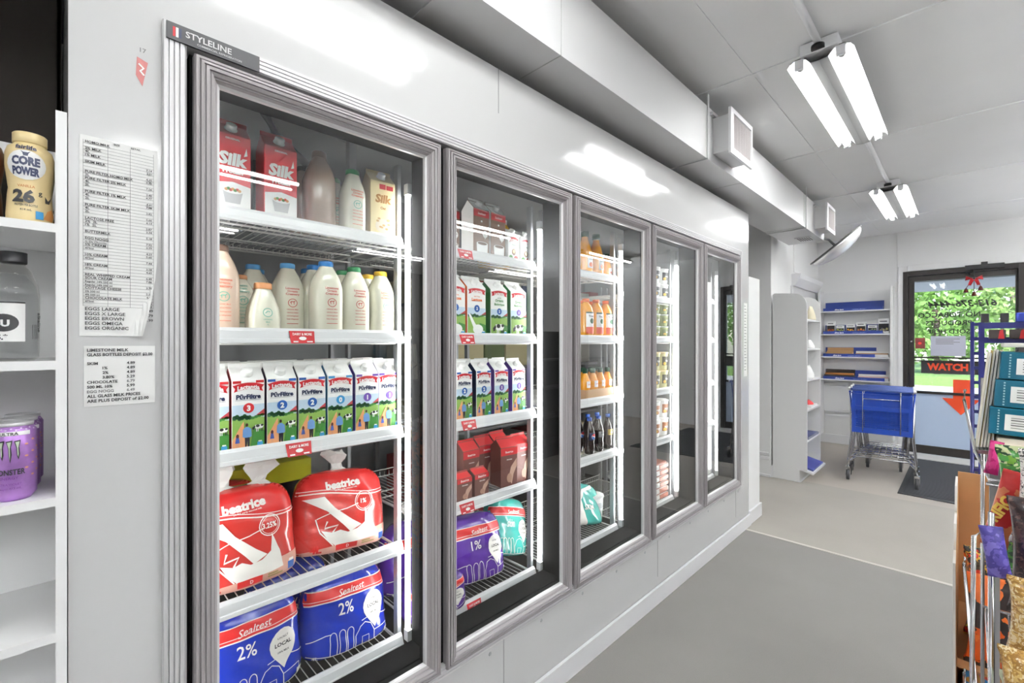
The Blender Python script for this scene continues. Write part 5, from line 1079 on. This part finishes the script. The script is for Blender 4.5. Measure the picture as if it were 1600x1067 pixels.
# beige tray, teal boxes and magazines on its top shelf
tr = tag(MB().box(.050, 1.52, H-.285, .42, 1.76, H-.232).build('cardboard_tray', col(222, 208, 188), bevel=.004), 'pale beige cardboard tray under the teal boxes', 'tray')
TEA = mat('teal_carton_board', (0, 92, 118), .35)
for k in range(3):
    x0 = .036+.0095*k; z = H-.222+.0665*k
    b = thing('teal_box', 'teal carton with white barcode label, %s of the stack of three' % ['bottom', 'middle', 'top'][k], 'box', (x0, 1.60, z), 0, 'teal cartons'); b.rotation_euler = (0, R(2.5), 0)
    MB().box(0, 0, 0, .28, .14, .0645).build('box_body', TEA, b, bevel=.0015)
    MB().box(.026, -.0012, .012, .106, 0, .050).build('barcode_label', W_, b)
    D = Dec(); x = .060; i = 0
    for r in range(5): D.rect(.036, .018+r*.0058, .096, .0195+r*.0058+.0012*(r % 2), GR, 1)
    for r in range(9): D.rect(.014, .004+.0065*r, .017, .0075+.0065*r, col(170, 196, 204), 1)
    D.build('box_print', b, lambda a, bb, o: (a, -.0014-o, bb))
tag(MB().box(.062, 1.61, H-.014, .33, 1.74, H-.004).build('folded_paper', col(226, 224, 216), bevel=.002), 'folded pale paper lying on top of the teal boxes', 'paper')
MC_ = [(232, 226, 206), (214, 190, 110), (236, 232, 224), (206, 214, 206), (226, 206, 150)]
for k in range(5):
    m = thing('magazine', 'magazine standing upright left of the teal boxes, %s from the left' % OW[k], 'magazine', (.017+.0058*k, 1.62+.004*k, H-.262), 0, 'upright magazines'); m.rotation_euler = (0, R(5.5), 0)
    MB().box(0, 0, 0, .0035, .16, .235+.004*(k % 3)).build('pages', col(238, 236, 228), m); MB().box(-.0006, -.001, 0, 0, .161, .237+.004*(k % 3)).build('cover', col(*MC_[k]), m)
MB
tag(MB().box(.010, 1.60, H-.275, .048, 1.78, H-.266).build('shelf_plate', M_chrome), 'narrow metal plate under the upright magazines', 'plate')
# bags on the rack
GREENB = mottle('green_snack_film', [(60, 130, 50), (110, 160, 50), (30, 70, 40), (190, 200, 150), (70, 150, 60)], 26); RDB = mottle('red_snack_film', [(190, 40, 40), (170, 30, 36), (205, 120, 80)], 14)
WHB = mottle('white_black_print', [(225, 220, 214), (232, 228, 224), (40, 36, 36), (220, 214, 208)], 60); DKB = mottle('dark_brown_snacks', [(52, 34, 34), (70, 46, 44), (36, 24, 26), (96, 72, 66)], 40); PUB = mottle('purple_foil', [(96, 84, 170), (120, 108, 190), (70, 60, 140)], 30)
YLB = mottle('golden_snack_mix', [(214, 180, 110), (190, 146, 70), (232, 214, 170), (160, 116, 50)], 50); PKB = mottle('magenta_film', [(190, 20, 110), (220, 60, 140), (150, 10, 90)], 20); LTB = mottle('pale_green_print', [(200, 210, 180), (226, 214, 196), (120, 180, 80), (226, 140, 120)], 9)
def put(b, x, y, z, rz=-90, rx=0, ry=0): b.location = (x, y, z); b.rotation_euler = (R(rx), R(ry), R(rz)); return b
put(snack('magenta bag wedged below the teal boxes', .022, .075, .016, PKB, k=3), .037, 1.47, 1.305, rx=-8)
put(snack('green snack bag with cut vegetables picture, uppermost on the rack', .30, .26, .08, GREENB, lambda D, w, h: (D.stroke([(-.14, .2), (-.11, .16), (-.08, .22)], .012, col(190, 210, 150), 1), D.ell(-.125, .15, .010, .012, W_, 1, 12), D.ell(-.10, .2, .012, .01, col(40, 90, 40), 1, 12)), k=4), .190, 1.36, 1.130)
put(snack('red snack bag with yellow lettering leaning below the green bag', .036, .15, .022, RDB, lambda D, w, h: D.text('RIFIC', 0, h*.5, .016, col(236, 196, 90), 1, w=h*.5, bold=.05, rot=1.3), k=5), .034, 1.24, 1.215, rx=-12)
put(snack('white bag with small black figures print, right of the red bag', .20, .17, .05, WHB, k=6), .152, 1.205, 1.235, rx=-4)
put(snack('clear bag of dark brown sweets hanging on the rack', .22, .20, .06, DKB, k=7), .158, 1.16, 1.135)
put(snack('small purple foil bag below the red bag', .030, .085, .018, PUB, k=8), .040, 1.13, 1.200, rx=8)
put(snack('golden popcorn bag below the dark sweets', .24, .15, .06, YLB, k=9), .158, 1.11, 1.060, rx=-3)
put(snack('bag of golden nuts below the popcorn bag', .20, .15, .06, YLB, lambda D, w, h: D.poly([(-.06, .02), (-.075, .07), (-.06, .12), (-.03, .12), (-.02, .06), (-.04, .0)], col(110, 80, 84), 1), k=10), .134, 1.07, .965)
put(snack('pale bag with green and pink stripes, lowest in view on the rack', .28, .22, .06, LTB, lambda D, w, h: (D.stroke([(-.13, .2), (-.12, .1), (-.11, .02)], .008, col(90, 170, 130), 1), D.stroke([(-.115, .2), (-.105, .1), (-.095, .02)], .006, col(226, 130, 110), 1)), k=11), .178, 1.12, .83)
# cardboard shipper with halloween bags behind the rack
sp = thing('cardboard_display', 'floor-standing open cardboard display box filled with bright snack bags', 'display box')
KR = mat('kraft_cardboard', (176, 128, 84), .75, noise=.08, nscale=6); LT = col(226, 222, 218, .6)
MB().extr([(1.86, 0), (2.36, 0), (2.36, 1.10), (2.20, 1.10), (2.16, 1.02), (2.02, 1.02), (1.98, .95), (1.86, .95)], 0, -.030, -.024).build('side_panel', LT, sp); MB().extr([(1.86, 0), (2.36, 0), (2.36, 1.10), (1.86, .95)], 0, .374, .38).build('side_panel', LT, sp)
MB().extr([(1.865, .02), (2.355, .02), (2.355, 1.09), (1.865, .94)], 0, -.0238, -.0225).build('inner_lining', KR, sp); MB().box(-.024, 2.354, 0, .374, 2.36, 1.12).build('back_panel', KR, sp)
for z in (.0, .34, .64): MB().box(-.022, 1.88, z, .373, 2.35, z+.006).build('tray_floor', KR, sp)
D = Dec()
for k in range(60): D.stroke([(1.865, .04+.016*k), (1.90, .055+.016*k)], .002, GR, 1) if k < 56 else None
D.build('side_print', sp, lambda a, b, o: (-.0303-o, a, b))
HB = [mottle('orange_black_film', [(240, 110, 30), (30, 26, 26), (236, 120, 40), (240, 200, 60)], 22), mottle('black_yellow_leaf_film', [(30, 30, 32), (230, 190, 70), (210, 60, 40), (60, 60, 50)], 34), mottle('orange_pumpkin_film', [(242, 120, 50), (236, 96, 30), (40, 30, 28)], 16), mottle('blue_gold_film', [(40, 120, 200), (206, 160, 80), (60, 150, 220), (220, 70, 50)], 18)]
HN = ['orange and black', 'black bag with yellow leaves,', 'pumpkin orange', 'blue and gold']
for k, (z, y, m) in enumerate(((.646, 2.10, 0), (.70, 1.99, 1), (.646, 1.92, 2), (.346, 2.05, 0), (.346, 1.93, 3), (.006, 2.05, 1), (.006, 1.93, 3))):
    put(snack('%s snack bag in the cardboard display, %s' % (HN[m], ['rear of the top tray', 'middle of the top tray', 'front of the top tray', 'rear of the middle tray', 'front of the middle tray', 'rear of the bottom tray', 'front of the bottom tray'][k]), .36, .27, .08, HB[m], k=20+k, group='snack bags in the cardboard display'), .172, y, z)
# dark blue wire rack behind
br = thing('blue_wire_rack', 'tall dark blue wire display rack with hooks behind the magazines', 'rack'); M_bl = mat('dark_blue_enamel', (38, 40, 110), .35)
MB().tube([(.014, 2.46, .02), (.014, 2.46, H+.075)], .006, 8).build('upright', M_bl, br)
MB().box(.030, 2.45, .02, .046, 2.47, H+.072).build('upright', M_bl, br); MB().box(.50, 2.45, .02, .516, 2.47, H+.072).build('upright', M_bl, br)
rg = MB()
for k in range(24): z = H+.065-.055*k; rg.box(.018, 2.456, z-.006, .030, 2.464, z+.006)
rg.build('rungs', M_bl, br)
for z in (H+.058, H+.004): MB().box(.046, 2.45, z-.010, .50, 2.47, z+.012).build('cross_bar', M_bl, br)
MB().box(.014, 2.44, .0, .52, 2.80, .02).build('base', M_bl, br)
for x, c, l in ((.036, BLK, 'black clip on the blue rack, leftmost on its top bar'), (.086, BLK, 'second black clip on the top bar of the blue rack'), (.124, col(50, 70, 170), 'blue clip on the top bar of the blue rack'), (.170, col(50, 70, 170), 'second blue clip on the top bar of the blue rack')):
    tag(MB().box(x, 2.448, H+.071, x+.022, 2.466, H+.104).build('clip', c, bevel=.002), l, 'clip', 'clips on the blue rack')
for k in range(4):
    p = thing('hanging_pack', 'dark hanging pack with red tab between the bars of the blue rack, %s from left' % OW[k], 'pack', (.056+.052*k, 2.43, H+.010), 0, 'hanging packs on the blue rack')
    MB().box(0, 0, 0, .044, .015, .034).build('pack_body', col(60, 52, 48), p, bevel=.003); MB().add([(.024, -.001, 0), (.040, -.001, 0), (.036, -.001, .034), (.028, -.001, .030)], [(0, 1, 2, 3)]).build('red_tab', RC, p)
tag(MB().box(.182, 2.36, H+.002, .26, 2.42, H+.10).build('pink_pack', col(206, 120, 150), bevel=.004), 'pink and white pack at the far right above the teal boxes', 'pack')
